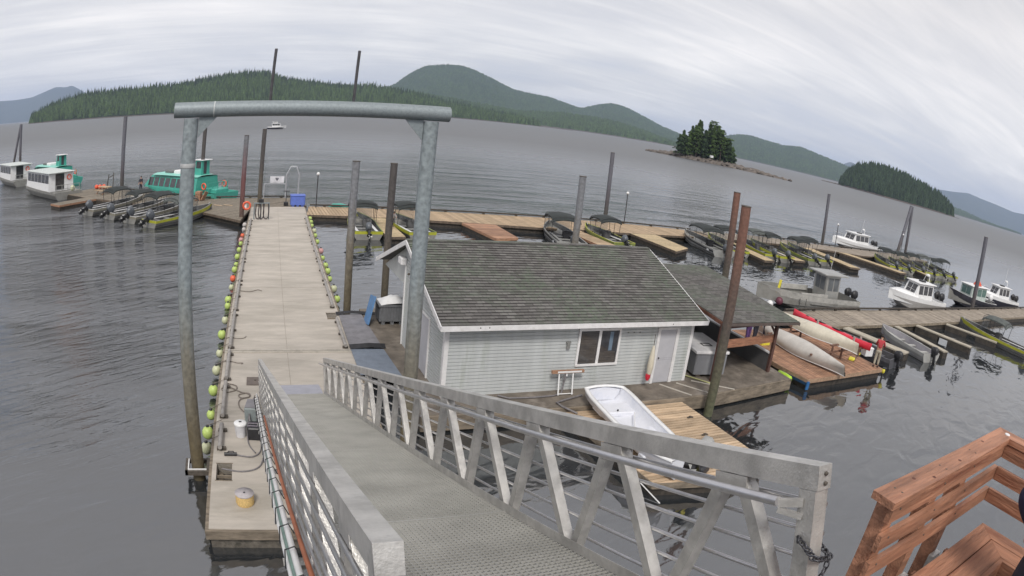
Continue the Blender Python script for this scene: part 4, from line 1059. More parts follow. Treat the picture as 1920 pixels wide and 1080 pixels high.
# ramp plates and things between dock and house
rp_ = thing('ramp_plate', 'pair of blue grey ramp plates joining the dock to the house float', 'ramp', (0, 0, 0))
m = MB(); m.add([(3.93, 20.9, .60), (5.3, 20.6, .615), (5.2, 23.2, .615), (3.98, 23.35, .60), (3.93, 20.9, .57), (5.3, 20.6, .585), (5.2, 23.2, .585), (3.98, 23.35, .57)], [(0, 1, 2, 3), (7, 6, 5, 4), (0, 4, 5, 1), (1, 5, 6, 2), (2, 6, 7, 3), (3, 7, 4, 0)]); m.build('near_plate', BLUEPLATE, rp_)
m = MB(); m.add([(3.98, 23.6, .60), (5.2, 23.5, .615), (5.1, 27.5, .615), (4.12, 27.55, .60), (3.98, 23.6, .57), (5.2, 23.5, .585), (5.1, 27.5, .585), (4.12, 27.55, .57)], [(0, 1, 2, 3), (7, 6, 5, 4), (0, 4, 5, 1), (1, 5, 6, 2), (2, 6, 7, 3), (3, 7, 4, 0)]); m.build('far_mat', GREYPLATE, rp_)
m = MB(); m.loft([[(x, 23.28, z), (x, 23.5, z + .1), (x, 23.72, z)] for x, z in ((3.95, .62), (4.7, .66), (5.3, .62))]); m.build('bump_strip', BLACK, rp_)
m = MB(); m.loft([[(x, 27.45, z), (x, 27.6, z + .08), (x, 27.8, z)] for x, z in ((3.98, .62), (4.6, .67), (5.3, .62), (5.8, .58))]); m.build('bump_strip', BLACK, rp_)
pb = thing('pallet_bin', 'grey ribbed pallet bin heaped with a white sack beside the house', 'bin', (6.15, 26.6, .58), 0)
m = MB(); m.cham(-.55, .55, -.5, .5, .14, .82, .04)
for i in range(9): m.box(-.5 + i * .118, -.46 + i * .118, -.53, -.5, .16, .8)
m.box(-.6, .6, -.55, .55, .78, .84); m.build('body', GREYBIN, pb)
m = MB()
for x in (-.45, -.07, .31): m.box(x, x + .14, -.48, .48, 0, .14)
m.build('foot', GREYBIN, pb)
m = MB(); rs_ = random.Random(4); secs = []
for i in range(9):
    y = -.5 + i * .125; secs.append([(-.5 + j * .125, y, .84 + .30 * max(0, 1 - ((j - 5) / 5) ** 2) * max(0, 1 - ((i - 4) / 4.6) ** 2) * rs_.uniform(.8, 1.15)) for j in range(9)])
m.loft(secs, True); m.build('sack', WHITE, pb)
bb = thing('bin_lid', 'blue plastic bin lid leaning on the grey pallet bin', 'lid', (5.38, 26.45, .58), 0)
m = MB(); m.bar((-.28, -.1, .0), (.02, .12, 1.12), .95, .07, (1, 0, 0)); m.build('panel', BLUEBOARD, bb)
# ---------------------------------------------------------------- plank docks
def plank_dock(name, label, poly, m_, zt=.52, th=.16, side=None, dirn=None, pitch=.28, floatdepth=.42, cat='dock', edge=True):
    """dock from a corner outline: real planks clipped to the outline, a wooden rim and a dark float below"""
    cx = sum(p[0] for p in poly) / len(poly); cy = sum(p[1] for p in poly) / len(poly)
    P = [(x - cx, y - cy) for x, y in poly]
    t = thing(name, label, cat, (cx, cy, 0))
    # planks run along `dirn` (unit vector); step across it
    if dirn is None: dirn = (0, 1)
    dx, dy = dirn; l_ = math.hypot(dx, dy); dx /= l_; dy /= l_; nx_, ny_ = dy, -dx
    us = [x * nx_ + y * ny_ for x, y in P]; u = min(us) + .01; umax = max(us) - .01
    b = MB(); rs = random.Random(int(cx * 7 + cy)); gp = .03 + pitch * .03
    def clip(u_):
        hits = []
        n = len(P)
        for i in range(n):
            (x0, y0), (x1, y1) = P[i], P[(i + 1) % n]
            a, c = x0 * nx_ + y0 * ny_ - u_, x1 * nx_ + y1 * ny_ - u_
            if a * c < 0:
                f = a / (a - c); hits.append((x0 + (x1 - x0) * f) * dx + (y0 + (y1 - y0) * f) * dy)
        hits.sort(); return hits
    while u < umax:
        w_ = min(pitch, umax - u)
        if w_ < .03: break
        h0, h1 = clip(u + .004), clip(u + w_ - gp)
        for k in range(0, min(len(h0), len(h1)) - 1, 2):
            z_ = zt + rs.uniform(-.006, .006)
            q = [(u + .004, h0[k]), (u + w_ - gp, h1[k]), (u + w_ - gp, h1[k + 1]), (u + .004, h0[k + 1])]
            pts = [(a * nx_ + c * dx, a * ny_ + c * dy) for a, c in q]
            vs = [(x, y, z_ - .05) for x, y in pts] + [(x, y, z_) for x, y in pts]
            b.add(vs, [(0, 3, 2, 1), (4, 5, 6, 7), (0, 1, 5, 4), (1, 2, 6, 5), (2, 3, 7, 6), (3, 0, 4, 7)])
        u += w_
    b.build('deck_planks', m_, t)
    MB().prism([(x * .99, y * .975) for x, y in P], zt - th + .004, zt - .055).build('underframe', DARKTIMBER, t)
    n_ = len(P); r_ = MB()
    for i in range(n_):
        (xa, ya), (xb, yb) = P[i], P[(i + 1) % n_]
        r_.bar((xa, ya, zt - .105), (xb, yb, zt - .105), .05, .19)
    r_.build('rim_frame', side or TIMBER, t)
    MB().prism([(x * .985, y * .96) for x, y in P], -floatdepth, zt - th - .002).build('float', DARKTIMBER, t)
    return t
DK = mat('dark wooden joist', (0.13, 0.10, 0.075), 0.8, 0, 0.3, 5)
plank_dock('plank_dock', 'long tan plank dock crossing behind the house, right of the concrete dock', [(5.05, 54.8), (14.7, 53.0), (24, 51.6), (33, 51.5), (44.8, 52.6), (43.8, 56.2), (34, 57.0), (23, 57.4), (16, 57.9), (5.6, 59.4)], TAN, side=DK)
plank_dock('plank_dock', 'brown plank dock going left from the head of the concrete dock', [(-.62, 52.2), (-3.9, 56.6), (-19.5, 70.6), (-23.8, 75.2), (-19.6, 79.6), (-4.6, 65.6), (5.0, 65.3), (5.4, 59.5), (.32, 59.3), (-.35, 54.4)], DARKPLANK, dirn=(1, 1), side=DK)
plank_dock('finger_dock', 'brown edged finger dock at the left end of the skiff row', [(-17.2, 69.2), (-21.0, 65.2), (-22.6, 66.8), (-18.9, 70.7)], DARKPLANK, dirn=(1, -1), side=REDPLANK)
plank_dock('finger_dock', 'reddish brown finger dock pointing towards the house ridge', [(17.6, 52.3), (20.4, 52.0), (20.2, 46.6), (18.2, 45.8)], REDPLANK, dirn=(1, 0), side=REDPLANK)
plank_dock('finger_dock', 'narrow finger dock between the two canopied boats left of the gate leg', [(9.9, 53.6), (11.4, 53.4), (11.3, 45.6), (10.0, 45.5)], YELLOWPLANK, dirn=(1, 0), side=DK)
plank_dock('finger_dock', 'tan finger dock beside the silver boat behind the roof ridge', [(26.2, 51.4), (27.8, 51.4), (28.0, 45.0), (26.4, 44.8)], TAN, dirn=(1, 0), side=REDPLANK)
plank_dock('finger_dock', 'wide yellowish finger dock left of the silver and black boat', [(33.2, 51.45), (36.2, 51.6), (35.9, 46.0), (33.4, 44.3)], YELLOWPLANK, dirn=(1, 0), side=DK)
plank_dock('finger_dock', 'short finger dock behind the rust red pile', [(44.6, 52.4), (46.2, 52.6), (44.7, 43.5), (43.2, 43.3)], YELLOWPLANK, dirn=(1, 0), side=DK)
plank_dock('plank_dock', 'far plank dock running right towards the white cruiser', [(45.2, 52.7), (53, 53.3), (64, 53.0), (71.0, 52.0), (95, 54.6), (94, 58.0), (70, 56.4), (55, 57.3), (44.4, 56.2)], GREYPLANK, side=DK)
plank_dock('finger_dock', 'finger dock between the two pairs of green skiffs', [(49.6, 53.0), (51.2, 53.0), (50.6, 44.6), (49.0, 44.6)], YELLOWPLANK, dirn=(1, 0), side=DK)
plank_dock('finger_dock', 'lone finger dock right of the paired green skiffs', [(59.0, 53.0), (60.8, 53.0), (59.6, 43.6), (57.8, 43.8)], YELLOWPLANK, dirn=(1, 0), side=DK)
plank_dock('finger_dock', 'long pale finger dock left of the row of six canopied skiffs', [(66.2, 52.6), (68.0, 52.4), (70.4, 43.6), (68.6, 43.4)], YELLOWPLANK, dirn=(1, 0), side=DK)
plank_dock('finger_dock', 'short finger dock between the six canopied skiffs', [(78.4, 52.8), (79.8, 52.9), (77.4, 43.9), (76.2, 43.9)], YELLOWPLANK, dirn=(1, 0), side=DK)
plank_dock('plank_dock', 'broad weathered plank dock on the right behind the canoes', [(28.9, 24.9), (41.8, 24.95), (52.6, 25.3), (61, 26.0), (90, 27.0), (90, 30.2), (60, 28.9), (47.1, 28.4), (34.7, 28.2), (28.9, 27.8)], GREYPLANK, zt=.55, pitch=.42, side=mat('sunlit wooden joist', (.24, .20, .15), .8, 0, .25, 5), dirn=(.12, 1))  # rim in a paler brown than the other plank docks' joists
kd = plank_dock('plank_dock', 'square reddish plank float under the canoes', [(22.2, 19.6), (22.45, 18.05), (29.2, 18.25), (29.2, 24.8), (22.2, 24.8)], REDPLANK, zt=.52, pitch=.2, dirn=(0.0, 1), side=mat('pale wooden rim', (.36, .24, .16), .8, 0, .2, 5))
MB().bar((-2.90, -1.5, .30), (-2.66, -3.10, .30), .03, .12).build('navy_edge', mat('navy tarp', (.015, .05, .11), .6), kd)
MB().box(-2.70, -2.52, -3.13, -3.07, .05, .42).build('blue_corner', BLUETAPE, kd)
def finger(label, x0, y0, x1, y1, w_, m_=YELLOWPLANK, h=.5):
    t = thing('finger_dock', label, 'dock', (x0, y0, 0), math.degrees(math.atan2(x1 - x0, y1 - y0)))
    L_ = math.hypot(x1 - x0, y1 - y0)
    MB().box(-w_ / 2, w_ / 2, 0, L_, h - .08, h).build('deck', m_, t)
    b = MB()
    for s in (-1, 1):
        x = s * (w_ / 2 - .03)
        b.box(x - .03, x + .03, .02, L_ * .42, -.4, h - .09); b.box(x - .03, x + .03, L_ * .42, L_ * .60, h - .2, h - .09); b.box(x - .03, x + .03, L_ * .60, L_ - .02, -.4, h - .09)
    b.box(-w_ / 2 + .07, w_ / 2 - .07, L_ - .1, L_ - .03, -.4, h - .09)
    b.build('side_board', DARKTIMBER, t)
    return t
PALEPLANK = mat('pale grey plank', (.40, .36, .29), .8, 0, .15, 4, stretch=(1, .3, 1))
finger('finger dock just right of the red kayak', 33.6, 24.8, 34.6, 20.0, .9, PALEPLANK)
finger('finger dock under the right side of the open grey skiff', 40.2, 24.8, 39.6, 19.6, .6, PALEPLANK)
finger('third finger dock with pale openings, right of the grey skiff', 43.6, 24.9, 44.6, 19.9, .6, PALEPLANK)
finger('last finger dock, left of the green boat at the edge', 49.2, 25.0, 50.9, 20.3, .6, PALEPLANK)
# edge timbers (bull rails) of the wooden docks
def edge_timber(label, pts, z=.55, m_=DARKTIMBER):
    t = thing('bull_rail', label, 'rail', (pts[0][0], pts[0][1], z))
    MB().tube([(x - pts[0][0], y - pts[0][1], .17) for x, y in pts], .075, 6).build('timber', m_, t)
    for (xa, ya), (xb, yb) in zip(pts, pts[1:]):
        n = max(2, int(math.hypot(xb - xa, yb - ya) / 2.6))
        for i in range(n):
            f = (i + .5) / n; x = xa + (xb - xa) * f - pts[0][0]; y = ya + (yb - ya) * f - pts[0][1]
            MB().box(x - .12, x + .12, y - .06, y + .06, -.02, .10).build('block', m_, t)
edge_timber('dark bull rail along the far side of the tan plank dock', [(5.7, 59.3), (16, 57.8), (23, 57.3), (34, 56.9), (43.7, 56.1)], .52)
edge_timber('dark bull rail along the far side of the right plank dock', [(30.3, 27.7), (34.7, 28.05), (47.1, 28.25), (60, 28.7), (89, 30.0)])
edge_timber('dark bull rail at the head of the left brown dock', [(-19.3, 79.2), (-4.6, 65.4), (4.9, 65.1)], .52)
edge_timber('bull rail along the far side of the cruiser dock', [(55, 57.1), (70, 56.2), (93.9, 57.8)], .52)

# small wooden float with the dinghy
wf = plank_dock('wooden_float', 'small sun-bleached plank float in front of the house', [(9.9, 17.45), (14.6, 17.45), (14.75, 13.3), (13.4, 12.5), (12.4, 12.2), (10.3, 12.7)], FLOATPLANK, zt=.46, pitch=.17, dirn=(1, 0), side=TIMBER, cat='float')
k = MB()
for x, y in ((1.2, .6), (1.9, -1.2), (1.5, 1.9)): k.box(x - .12, x + .12, y - .03, y + .03, .465, .50); k.box(x - .05, x + .05, y - .03, y + .03, .50, .53)
k.each('cleat', DARKSTEEL, wf)

# ---------------------------------------------------------------- boats
def hull_secs(L_, B_, H, Hb, full=.45, p=2.3, keel=.28, chine=.80, floor=.15, rim=.07, rake=.10, n=15, closed=None):
    out = []
    for i in range(n):
        t = i / (n - 1)
        b = B_ / 2 * (1 - max(0, (t - full) / (1 - full)) ** p) * (1 - .06 * max(0, .35 - t)); b = max(b, .03)
        s = H + (Hb - H) * t ** 2.1
        cz = .02 + (s - .1) * .62 * max(0, (t - .55) / .45) ** 2
        kz = -keel + (s - .12 + keel) * max(0, (t - .68) / .32) ** 2.2
        bc = b * chine * (1 - .25 * max(0, t - .6)); 
        Y = L_ * t
        def yy(z): return Y - rake * L_ * t ** 4 * (1 - (z + keel) / (s + keel))
        fz = min(floor + .35 * max(0, t - .7) ** 1, s - .05) if closed is None else s - .02
        bi = max(b - rim, .012); bf = max(bi - .05, .006)
        out.append(dict(g_out=(b, yy(s), s), g_in=(bi, yy(s), s - .001), fl=(bf, yy(s) - .02 * t, fz), fc=(0, yy(s) - .02 * t, fz + (0.04 if closed else 0)),
                        st=(b * .985, yy(s - .3 * s), s - .34 * s), ch=(bc, yy(cz), cz), kl=(0, yy(kz), kz)))
    return out
def mir(secs, keys):
    """left to right strip through the named section points"""
    rows = []
    for q in secs:
        r = [(-q[k][0], q[k][1], q[k][2]) for k in keys]; rr = [q[k] for k in keys[::-1]]
        if keys[-1] in ('kl', 'fc'): rr = rr[1:]
        rows.append(r + rr)
    return rows
def hull(t, secs, m_low, m_up, m_in, m_rim, y0=0.0):
    m = MB(); m.loft(mir(secs, ['st', 'ch', 'kl'])); q = secs[0]
    m.add([(-q['st'][0], 0, q['st'][2]), (-q['ch'][0], 0, q['ch'][2]), (0, 0, q['kl'][2]), (q['ch'][0], 0, q['ch'][2]), (q['st'][0], 0, q['st'][2])], [(0, 1, 2, 3, 4)])
    h = m.build('hull', m_low, t)
    m = MB()
    for s in (-1, 1): m.loft([[(s * q[k][0], q[k][1], q[k][2]) for k in ('g_out', 'st')] for q in secs])
    m.add([(-q0, 0, z) for q0, z in ((secs[0]['g_out'][0], secs[0]['g_out'][2]), (secs[0]['st'][0], secs[0]['st'][2]))] + [(secs[0]['st'][0], 0, secs[0]['st'][2]), (secs[0]['g_out'][0], 0, secs[0]['g_out'][2])], [(0, 1, 2, 3)])
    m.build('topsides', m_up, t)
    m = MB(); m.loft(mir(secs, ['g_in', 'fl', 'fc'])); a = secs[0]
    m.add([(-a['g_in'][0], .04, a['g_in'][2]), (-a['fl'][0], .04, a['fl'][2]), (a['fl'][0], .04, a['fl'][2]), (a['g_in'][0], .04, a['g_in'][2])], [(0, 1, 2, 3)])
    m.build('interior', m_in, t)
    m = MB()
    for s in (-1, 1):
        m.loft([[(s * q['g_out'][0], q['g_out'][1], q['g_out'][2]), (s * q['g_out'][0], q['g_out'][1], q['g_out'][2] + .025), (s * q['g_in'][0], q['g_in'][1], q['g_in'][2] + .025), (s * q['g_in'][0], q['g_in'][1], q['g_in'][2])] for q in secs])
    m.box(-a['g_out'][0], a['g_out'][0], -.0, .06, a['g_out'][2] - .01, a['g_out'][2] + .024)
    m.build('gunwale', m_rim, t)
def outboard(t, x, y, z, tilt=0, sc=1.0, cowl=None):
    st0 = Matrix.Translation((x, y, z)) @ Matrix.Rotation(R(-tilt), 4, 'X') @ Matrix.Scale(sc, 4)
    m = MB(); m.loft([[(a * w_, b * l - .22, h) for a, b in ((-1, -.6), (-.6, -1), (.6, -1), (1, -.6), (1, .6), (.6, 1), (-.6, 1), (-1, .6))] for w_, l, h in ((.12, .2, .05), (.19, .30, .15), (.21, .33, .38), (.18, .30, .55), (.09, .17, .64))], True, True, True)
    m.xform(st0); o = m.build('outboard_motor', cowl or COWL, t)
    m = MB(); m.box(-.07, .07, -.34, -.12, -.55, .06); m.box(-.16, .16, -.42, -.05, -.40, -.37); m.box(-.05, .05, -.10, .04, -.15, .22); m.tube([(0, -.38, -.62), (0, .05, -.62)], .065, 8, .03); m.box(-.02, .02, -.34, -.14, -.82, -.55)
    m.xform(st0); m.build('leg', BLACK, o)
    m = MB()
    for k in range(3):
        a = k * 2.094; m.add([(0, -.40, -.62), (.05 * math.cos(a + .6), -.38, -.62 + .05 * math.sin(a + .6)), (.18 * math.cos(a + .3), -.43, -.62 + .18 * math.sin(a + .3)), (.17 * math.cos(a - .3), -.39, -.62 + .17 * math.sin(a - .3))], [(0, 1, 2, 3)])
    m.xform(st0); m.build('propeller', SILVER, o)
def canopy_part(t, x0, x1, y0, y1, z, m_, arch=.17, droop=.14):
    rows = []
    for j in range(9):
        v = j / 8; rows.append([(x0 + (x1 - x0) * u, y0 + (y1 - y0) * v, z - .12 + arch * 1.25 * (1 - abs(2 * u - 1) ** 2.2) + arch * (1 - abs(2 * v - 1) ** 2.5) * .9 - (droop if j in (0, 8) else 0)) for u in [i / 8 for i in range(9)]])
    m = MB(); m.loft(rows, True); m.loft([[(x, y, z_ - .03) for x, y, z_ in r] for r in rows], True)
    for r in (rows[0], rows[-1]): m.loft([r, [(x, y, z_ - .10) for x, y, z_ in r]])
    for c in (0, 8): m.loft([[r[c] for r in rows], [(r[c][0], r[c][1], r[c][2] - .10) for r in rows]])
    m.build('canopy', m_, t)
def make_skiff(name, cat, m_low, m_up, m_rim, m_can, L_=6.6, B_=2.2, canopy=(2.3, 4.6), tilt=45, stripe=None, motors=1, can_z=1.95, seats=True, msc=1.0):
    t = thing(name, '', cat)
    secs = hull_secs(L_, B_, .62, 1.05)
    hull(t, secs, m_low, m_up, DECKG, m_rim)
    if stripe:
        m = MB()
        for s in (-1, 1): m.loft([[(s * (q['g_out'][0] + .006), q['g_out'][1], q['g_out'][2] - .10), (s * (q['st'][0] + .012), q['st'][1], q['g_out'][2] - .24)] for q in secs[:-1]])
        m.build('side_stripe', stripe, t)
        MB().box(B_ / 2 + .012, B_ / 2 + .02, .75, 1.15, .36, .50).build('number_plate', WHITE, t)
        MB().box(-B_ / 2 - .02, -B_ / 2 - .012, .75, 1.15, .36, .50).build('number_plate', WHITE, t)
    if seats:
        for y in (1.0, 2.2, 3.5):
            m = MB(); m.box(-.82, .82, y, y + .32, .38, .44); m.build('seat', SILVER, t)
        for s in (-1, 1):
            m = MB(); m.box(s * .72 - .1, s * .72 + .1, .3, 4.4, .52, .56); m.build('side_bench', WHITE if not stripe else SILVER, t)
    m = MB(); m.cham(.1, .75, 3.2, 3.75, .16, .95, .05); m.build('console', BLACK if stripe else DECKG, t)
    MB().tube([(.42 + .16 * math.cos(a * .785), 3.12, .98 + .16 * math.sin(a * .785)) for a in range(9)], .014, 5).build('steering_wheel', BLACK, t)
    if canopy:
        y0, y1 = canopy; hw = B_ / 2 - .12
        canopy_part(t, -hw - .05, hw + .05, y0, y1, can_z, m_can)
        for y, lean in ((y0 + .1, .15), ((y0 + y1) / 2, 0), (y1 - .1, -.25)):
            MB().tube([(-hw, y + lean, .64), (-hw, y, can_z - .12), (-hw + .12, y, can_z + .05), (0, y, can_z + .15), (hw - .12, y, can_z + .05), (hw, y, can_z - .12), (hw, y + lean, .64)], .022, 6).build('canopy_frame', BLACK, t)
        m = MB()
        for s in (-1, 1): m.add([(s * (hw + .0), y1 + .05, .70), (s * (hw - .1), y1 - .12, can_z - .18), (0, y1 - .12, can_z - .12), (0, y1 + .2, .78)], [(0, 1, 2, 3)])
        m.build('windscreen', CLEAR, t)
    for i in range(motors):
        outboard(t, (i - (motors - 1) / 2) * .55, -.05, .55, tilt, msc)
    m = MB(); m.tube([(0, L_ - .4, .98), (0, L_ - .35, 1.12), (0, L_ - .2, 1.14)], .03, 6); m.build('bow_cleat', SILVER, t)
    return t
lime_a = make_skiff('tour_skiff', 'skiff', SILVER2, LIMEB, LIMED, CANVAS, canopy=(2.5, 4.3), can_z=2.15)
lime_b = make_skiff('tour_skiff', 'skiff', SILVER2, LIMEB, SILVER, CANVASG, L_=7.6, canopy=(2.4, 5.0), tilt=58, msc=1.25)
silver = make_skiff('silver_skiff', 'skiff', SILVER, SILVER, SILVER, CANVAS, L_=8.0, B_=2.5, canopy=(2.2, 5.2), stripe=BLACK, tilt=20, can_z=2.05)
GL = 'canopied skiffs moored left of the concrete dock'
GR_ = 'skiffs moored along the tan plank dock'
G6 = 'row of six canopied skiffs at the far right'
def at(u, o, x, y, az, lab, grp): return place(o, u, (x, y, 0), az, lab, grp)
lime_c = make_skiff('tour_skiff', 'skiff', SILVER2, LIMED, LIMEB, CANVAS, L_=6.4, canopy=(2.2, 4.2), can_z=2.05, tilt=58)
lime_d = make_skiff('tour_skiff', 'skiff', SILVER2, LIMEB, SILVER, CANVASG, L_=6.7, canopy=(2.7, 4.5), can_z=2.2, tilt=30, seats=True)
lime_e = make_skiff('tour_skiff', 'skiff', SILVER2, mat('tan grey hull paint', (.25, .235, .19), .5), WHITE, CANVAS, L_=7.3, canopy=(2.5, 5.0), tilt=60, can_z=2.05, msc=1.25)
at(0, lime_b, -8.6, 53.0, 43, 'yellow green skiff with grey canopy, nearest the left gate leg in the left row', GL)
at(0, lime_e, -10.9, 55.4, 41, 'second skiff from the gate in the left row of four', GL)
at(1, lime_e, -13.4, 57.9, 45, 'third skiff from the gate in the left row of four', GL)
at(1, lime_e, -16.4, 60.8, 42, 'leftmost skiff of the left row, beside the brown finger dock', GL)
at(0, lime_a, 8.85, 46.8, 1, 'yellow green skiff with black canopy between the grey and dark brown piles', GR_)
at(1, lime_a, 12.9, 46.9, -8, 'yellow green skiff partly hidden behind the right gate leg', GR_)
at(0, silver, 24.0, 45.0, 12, 'silver and black skiff behind the roof ridge, left of the grey pile', GR_)
at(0, lime_c, 29.3, 46.0, -3, 'yellow green skiff behind the roof ridge, right of the grey pile', GR_)
at(1, silver, 39.9, 45.6, 8, 'silver and black skiff left of the rust red piles', GR_)
at(1, lime_a, 42.6, 46.2, 8, 'yellow green skiff just behind the rust red pile', GR_)
at(0, lime_d, 46.9, 45.9, 8, 'yellow green skiff first right of the rust red piles', GR_)
at(1, lime_a, 48.6, 45.4, 4, 'yellow green skiff second right of the rust red piles', GR_)
at(1, lime_c, 53.0, 45.3, 5, 'left skiff of the pair in front of the landing boat wheelhouse', GR_)
at(1, lime_a, 55.6, 45.7, 0, 'right skiff of the pair in front of the landing boat wheelhouse', GR_)
for i, (x, y) in enumerate(((72.2, 46.6), (74.4, 45.8), (77.8, 45.4), (80.6, 45.0), (83.2, 44.7), (86.0, 44.4))):
    at(1, (lime_a, lime_c, lime_a, lime_d, lime_c, lime_a)[i], x, y, 24 + (0, 2, -2, 1, 3, -1)[i], 'yellow green skiff, %s in the far right row of six' % ('leftmost' if i == 0 else ['', 'second', 'third', 'fourth', 'fifth', 'rightmost'][i]), G6)
at(1, lime_b, 52.6, 17.6, -3, 'long green skiff with folded grey canopy at the right edge', 'skiffs beside the right plank dock')

# white and dark cabin boats -------------------------------------------------
def windowed_cabin(t, name, x, y0, y1, z0, z1, lean, m_, pane_m, nside, roofm, over=.15, front_lean=.35, post=.1, roofth=.07):
    """cabin with sloping front: walls, window panes and a roof of its own"""
    m = MB()
    v = [(-x, y0, z0), (x, y0, z0), (x, y1, z0), (-x, y1, z0), (-x + lean, y0, z1), (x - lean, y0, z1), (x - lean, y1 - front_lean, z1), (-x + lean, y1 - front_lean, z1)]
    m.add(v, [(0, 3, 2, 1), (4, 5, 6, 7), (0, 1, 5, 4), (1, 2, 6, 5), (2, 3, 7, 6), (3, 0, 4, 7)])
    c = m.build(name, m_, t)
    zw0 = z0 + (z1 - z0) * .45; zw1 = z0 + (z1 - z0) * .90
    for s in (-1, 1):
        yl = y1 - front_lean * .75 - .1; step = (yl - y0 - .12) / nside
        for i in range(nside):
            a = y0 + .12 + i * step; b = a + step - post
            def X(z): return s * (x - lean * (z - z0) / (z1 - z0) + .012)
            m = MB(); m.add([(X(zw0), a, zw0), (X(zw0), b, zw0), (X(zw1), b, zw1), (X(zw1), a, zw1)], [(0, 1, 2, 3)]); m.build('window', pane_m, c)
    def Yf(z): return y1 - front_lean * (z - z0) / (z1 - z0) + .012
    n = 2; wd_ = (2 * x - 2 * lean - .3) / n
    for i in range(n):
        a = -x + lean + .15 + i * wd_ + .03; b = a + wd_ - .06
        m = MB(); m.add([(a, Yf(zw0), zw0), (b, Yf(zw0), zw0), (b, Yf(zw1), zw1), (a, Yf(zw1), zw1)], [(0, 1, 2, 3)]); m.build('windscreen', pane_m, c)
    m = MB(); m.add([(-x * .45, y0 - .012, z0 + .1), (x * .25, y0 - .012, z0 + .1), (x * .25, y0 - .012, z1 - .12), (-x * .45, y0 - .012, z1 - .12)], [(0, 1, 2, 3)]); m.build('cabin_door', pane_m, c)
    MB().cham(-x + lean - over, x - lean + over, y0 - over * 2, y1 - front_lean + over * 1.6, z1 + .002, z1 + roofth, .03).build('roof', roofm, t)
def rail(t, pts, posts_z, m_=ALU_TUBE, r=.018):
    MB().tube(pts, r, 6).build('bow_rail', m_, t)
    m = MB()
    for p in pts[::2]: m.tube([(p[0], p[1], posts_z), p], r * .8, 5)
    m.each('rail_post', m_, t)
def cruiser(label, loc, az, L_=8.0, B_=2.6, flat=False, mast=True, hullm=WHITE, lowm=None, loweronly=False):
    t = thing('cabin_cruiser', label, 'boat', loc, az)
    secs = hull_secs(L_, B_, .95, 1.45, keel=.35, floor=.45, full=.4)
    hull(t, secs, lowm or mat('hull grey white', (.50, .48, .46), .4, 0, .06, 2), hullm, WHITE, WHITE)
    # foredeck
    fd_ = MB(); fr = [q for q in secs if q['g_in'][1] > L_ * .52]
    fd_.loft([[(-q['g_in'][0], q['g_in'][1], q['g_in'][2] - .01), (-q['g_in'][0] * .6, q['g_in'][1] - .05, q['g_in'][2] + .28 * min(1, (L_ - q['g_in'][1]) / 1.4)), (q['g_in'][0] * .6, q['g_in'][1] - .05, q['g_in'][2] + .28 * min(1, (L_ - q['g_in'][1]) / 1.4)), (q['g_in'][0], q['g_in'][1], q['g_in'][2] - .01)] for q in fr])
    fd_.build('foredeck', WHITE, t)
    windowed_cabin(t, 'cabin', B_ * .37, L_ * .27, L_ * .66, .6, 2.35, .12, WHITE, GLASSDARK, 3, WHITE, front_lean=.8)
    m = MB(); m.box(-.25, .25, L_ * .36, L_ * .44, 2.43, 2.55); m.build('roof_hatch', BLACK, t)
    if mast:
        MB().tube([(-.4, L_ * .33, 2.42), (-.3, L_ * .31, 3.0), (.3, L_ * .31, 3.0), (.4, L_ * .33, 2.42)], .03, 6).build('radar_arch', WHITE, t)
        m = MB(); m.lathe([(.22, 0), (.24, .08), (.2, .16), (.05, .2)], (0, L_ * .31, 3.02), 12); m.build('radar_dome', WHITE, t)
        MB().tube([(.3, L_ * .31, 3.0), (.35, L_ * .28, 4.6)], .012, 5).build('antenna', WHITE, t)
    rail(t, [(-B_ * .36, L_ * .66, 1.75), (-B_ * .3, L_ * .78, 1.95), (-.35, L_ * .93, 2.1), (0, L_ * 1.0, 2.15), (.35, L_ * .93, 2.1), (B_ * .3, L_ * .78, 1.95), (B_ * .36, L_ * .66, 1.75)], 1.35)
    for s in (-.35, .35): outboard(t, s, -.05, .9, 25, 1.1, BLACK if not flat else WHITE)
    m = MB(); m.box(-.9, .9, .5, .9, .5, .85); m.build('stern_bench', WHITE, t)
    return t
cruiser('white cabin cruiser moored behind the broad right plank dock', (56.5, 30.4, 0), -78, 7.6, 2.6)
cruiser('white cruiser moored beyond the far docks', (84.5, 59.9, 0), -87, 10.5, 3.2)
cruiser('white boat cut off by the right edge of the picture', (81.5, 31.6, 0), -70, 7.5, 2.5, lowm=DARKCLOTH)
# black hulled boat
t = thing('work_boat', 'black hulled work boat with white wheelhouse and red raft on its roof', 'boat', (71.6, 31.0, 0), -77)
secs = hull_secs(8.4, 2.7, .85, 1.75, keel=.35, floor=.4)
hull(t, secs, mat('black hull', (.035, .035, .045), .4, 0, .2, 2), mat('black hull', (.035, .035, .045)), SILVER2, WHITE)
windowed_cabin(t, 'wheelhouse', 1.0, 2.2, 5.3, .6, 2.35, .08, mat('pale green grey wheelhouse', (.46, .52, .49), .5), mat('green tinted glass', (.10, .17, .15), .1), 3, WHITE, front_lean=.15)
m = MB()
for i in range(3): m.lathe([(.01, 0), (.55 - .1 * i, .02), (.5 - .1 * i, .16), (.01, .18)], (0, 3.2, 2.44 + i * .14), 10)
m.build('life_raft', ORANGE, t)
outboard(t, 0, -.05, .85, 20, 1.1, WHITE); MB().tube([(.9, .3, 1.1), (1.15, .2, .6)], .14, 8).build('fender', WHITE, t)
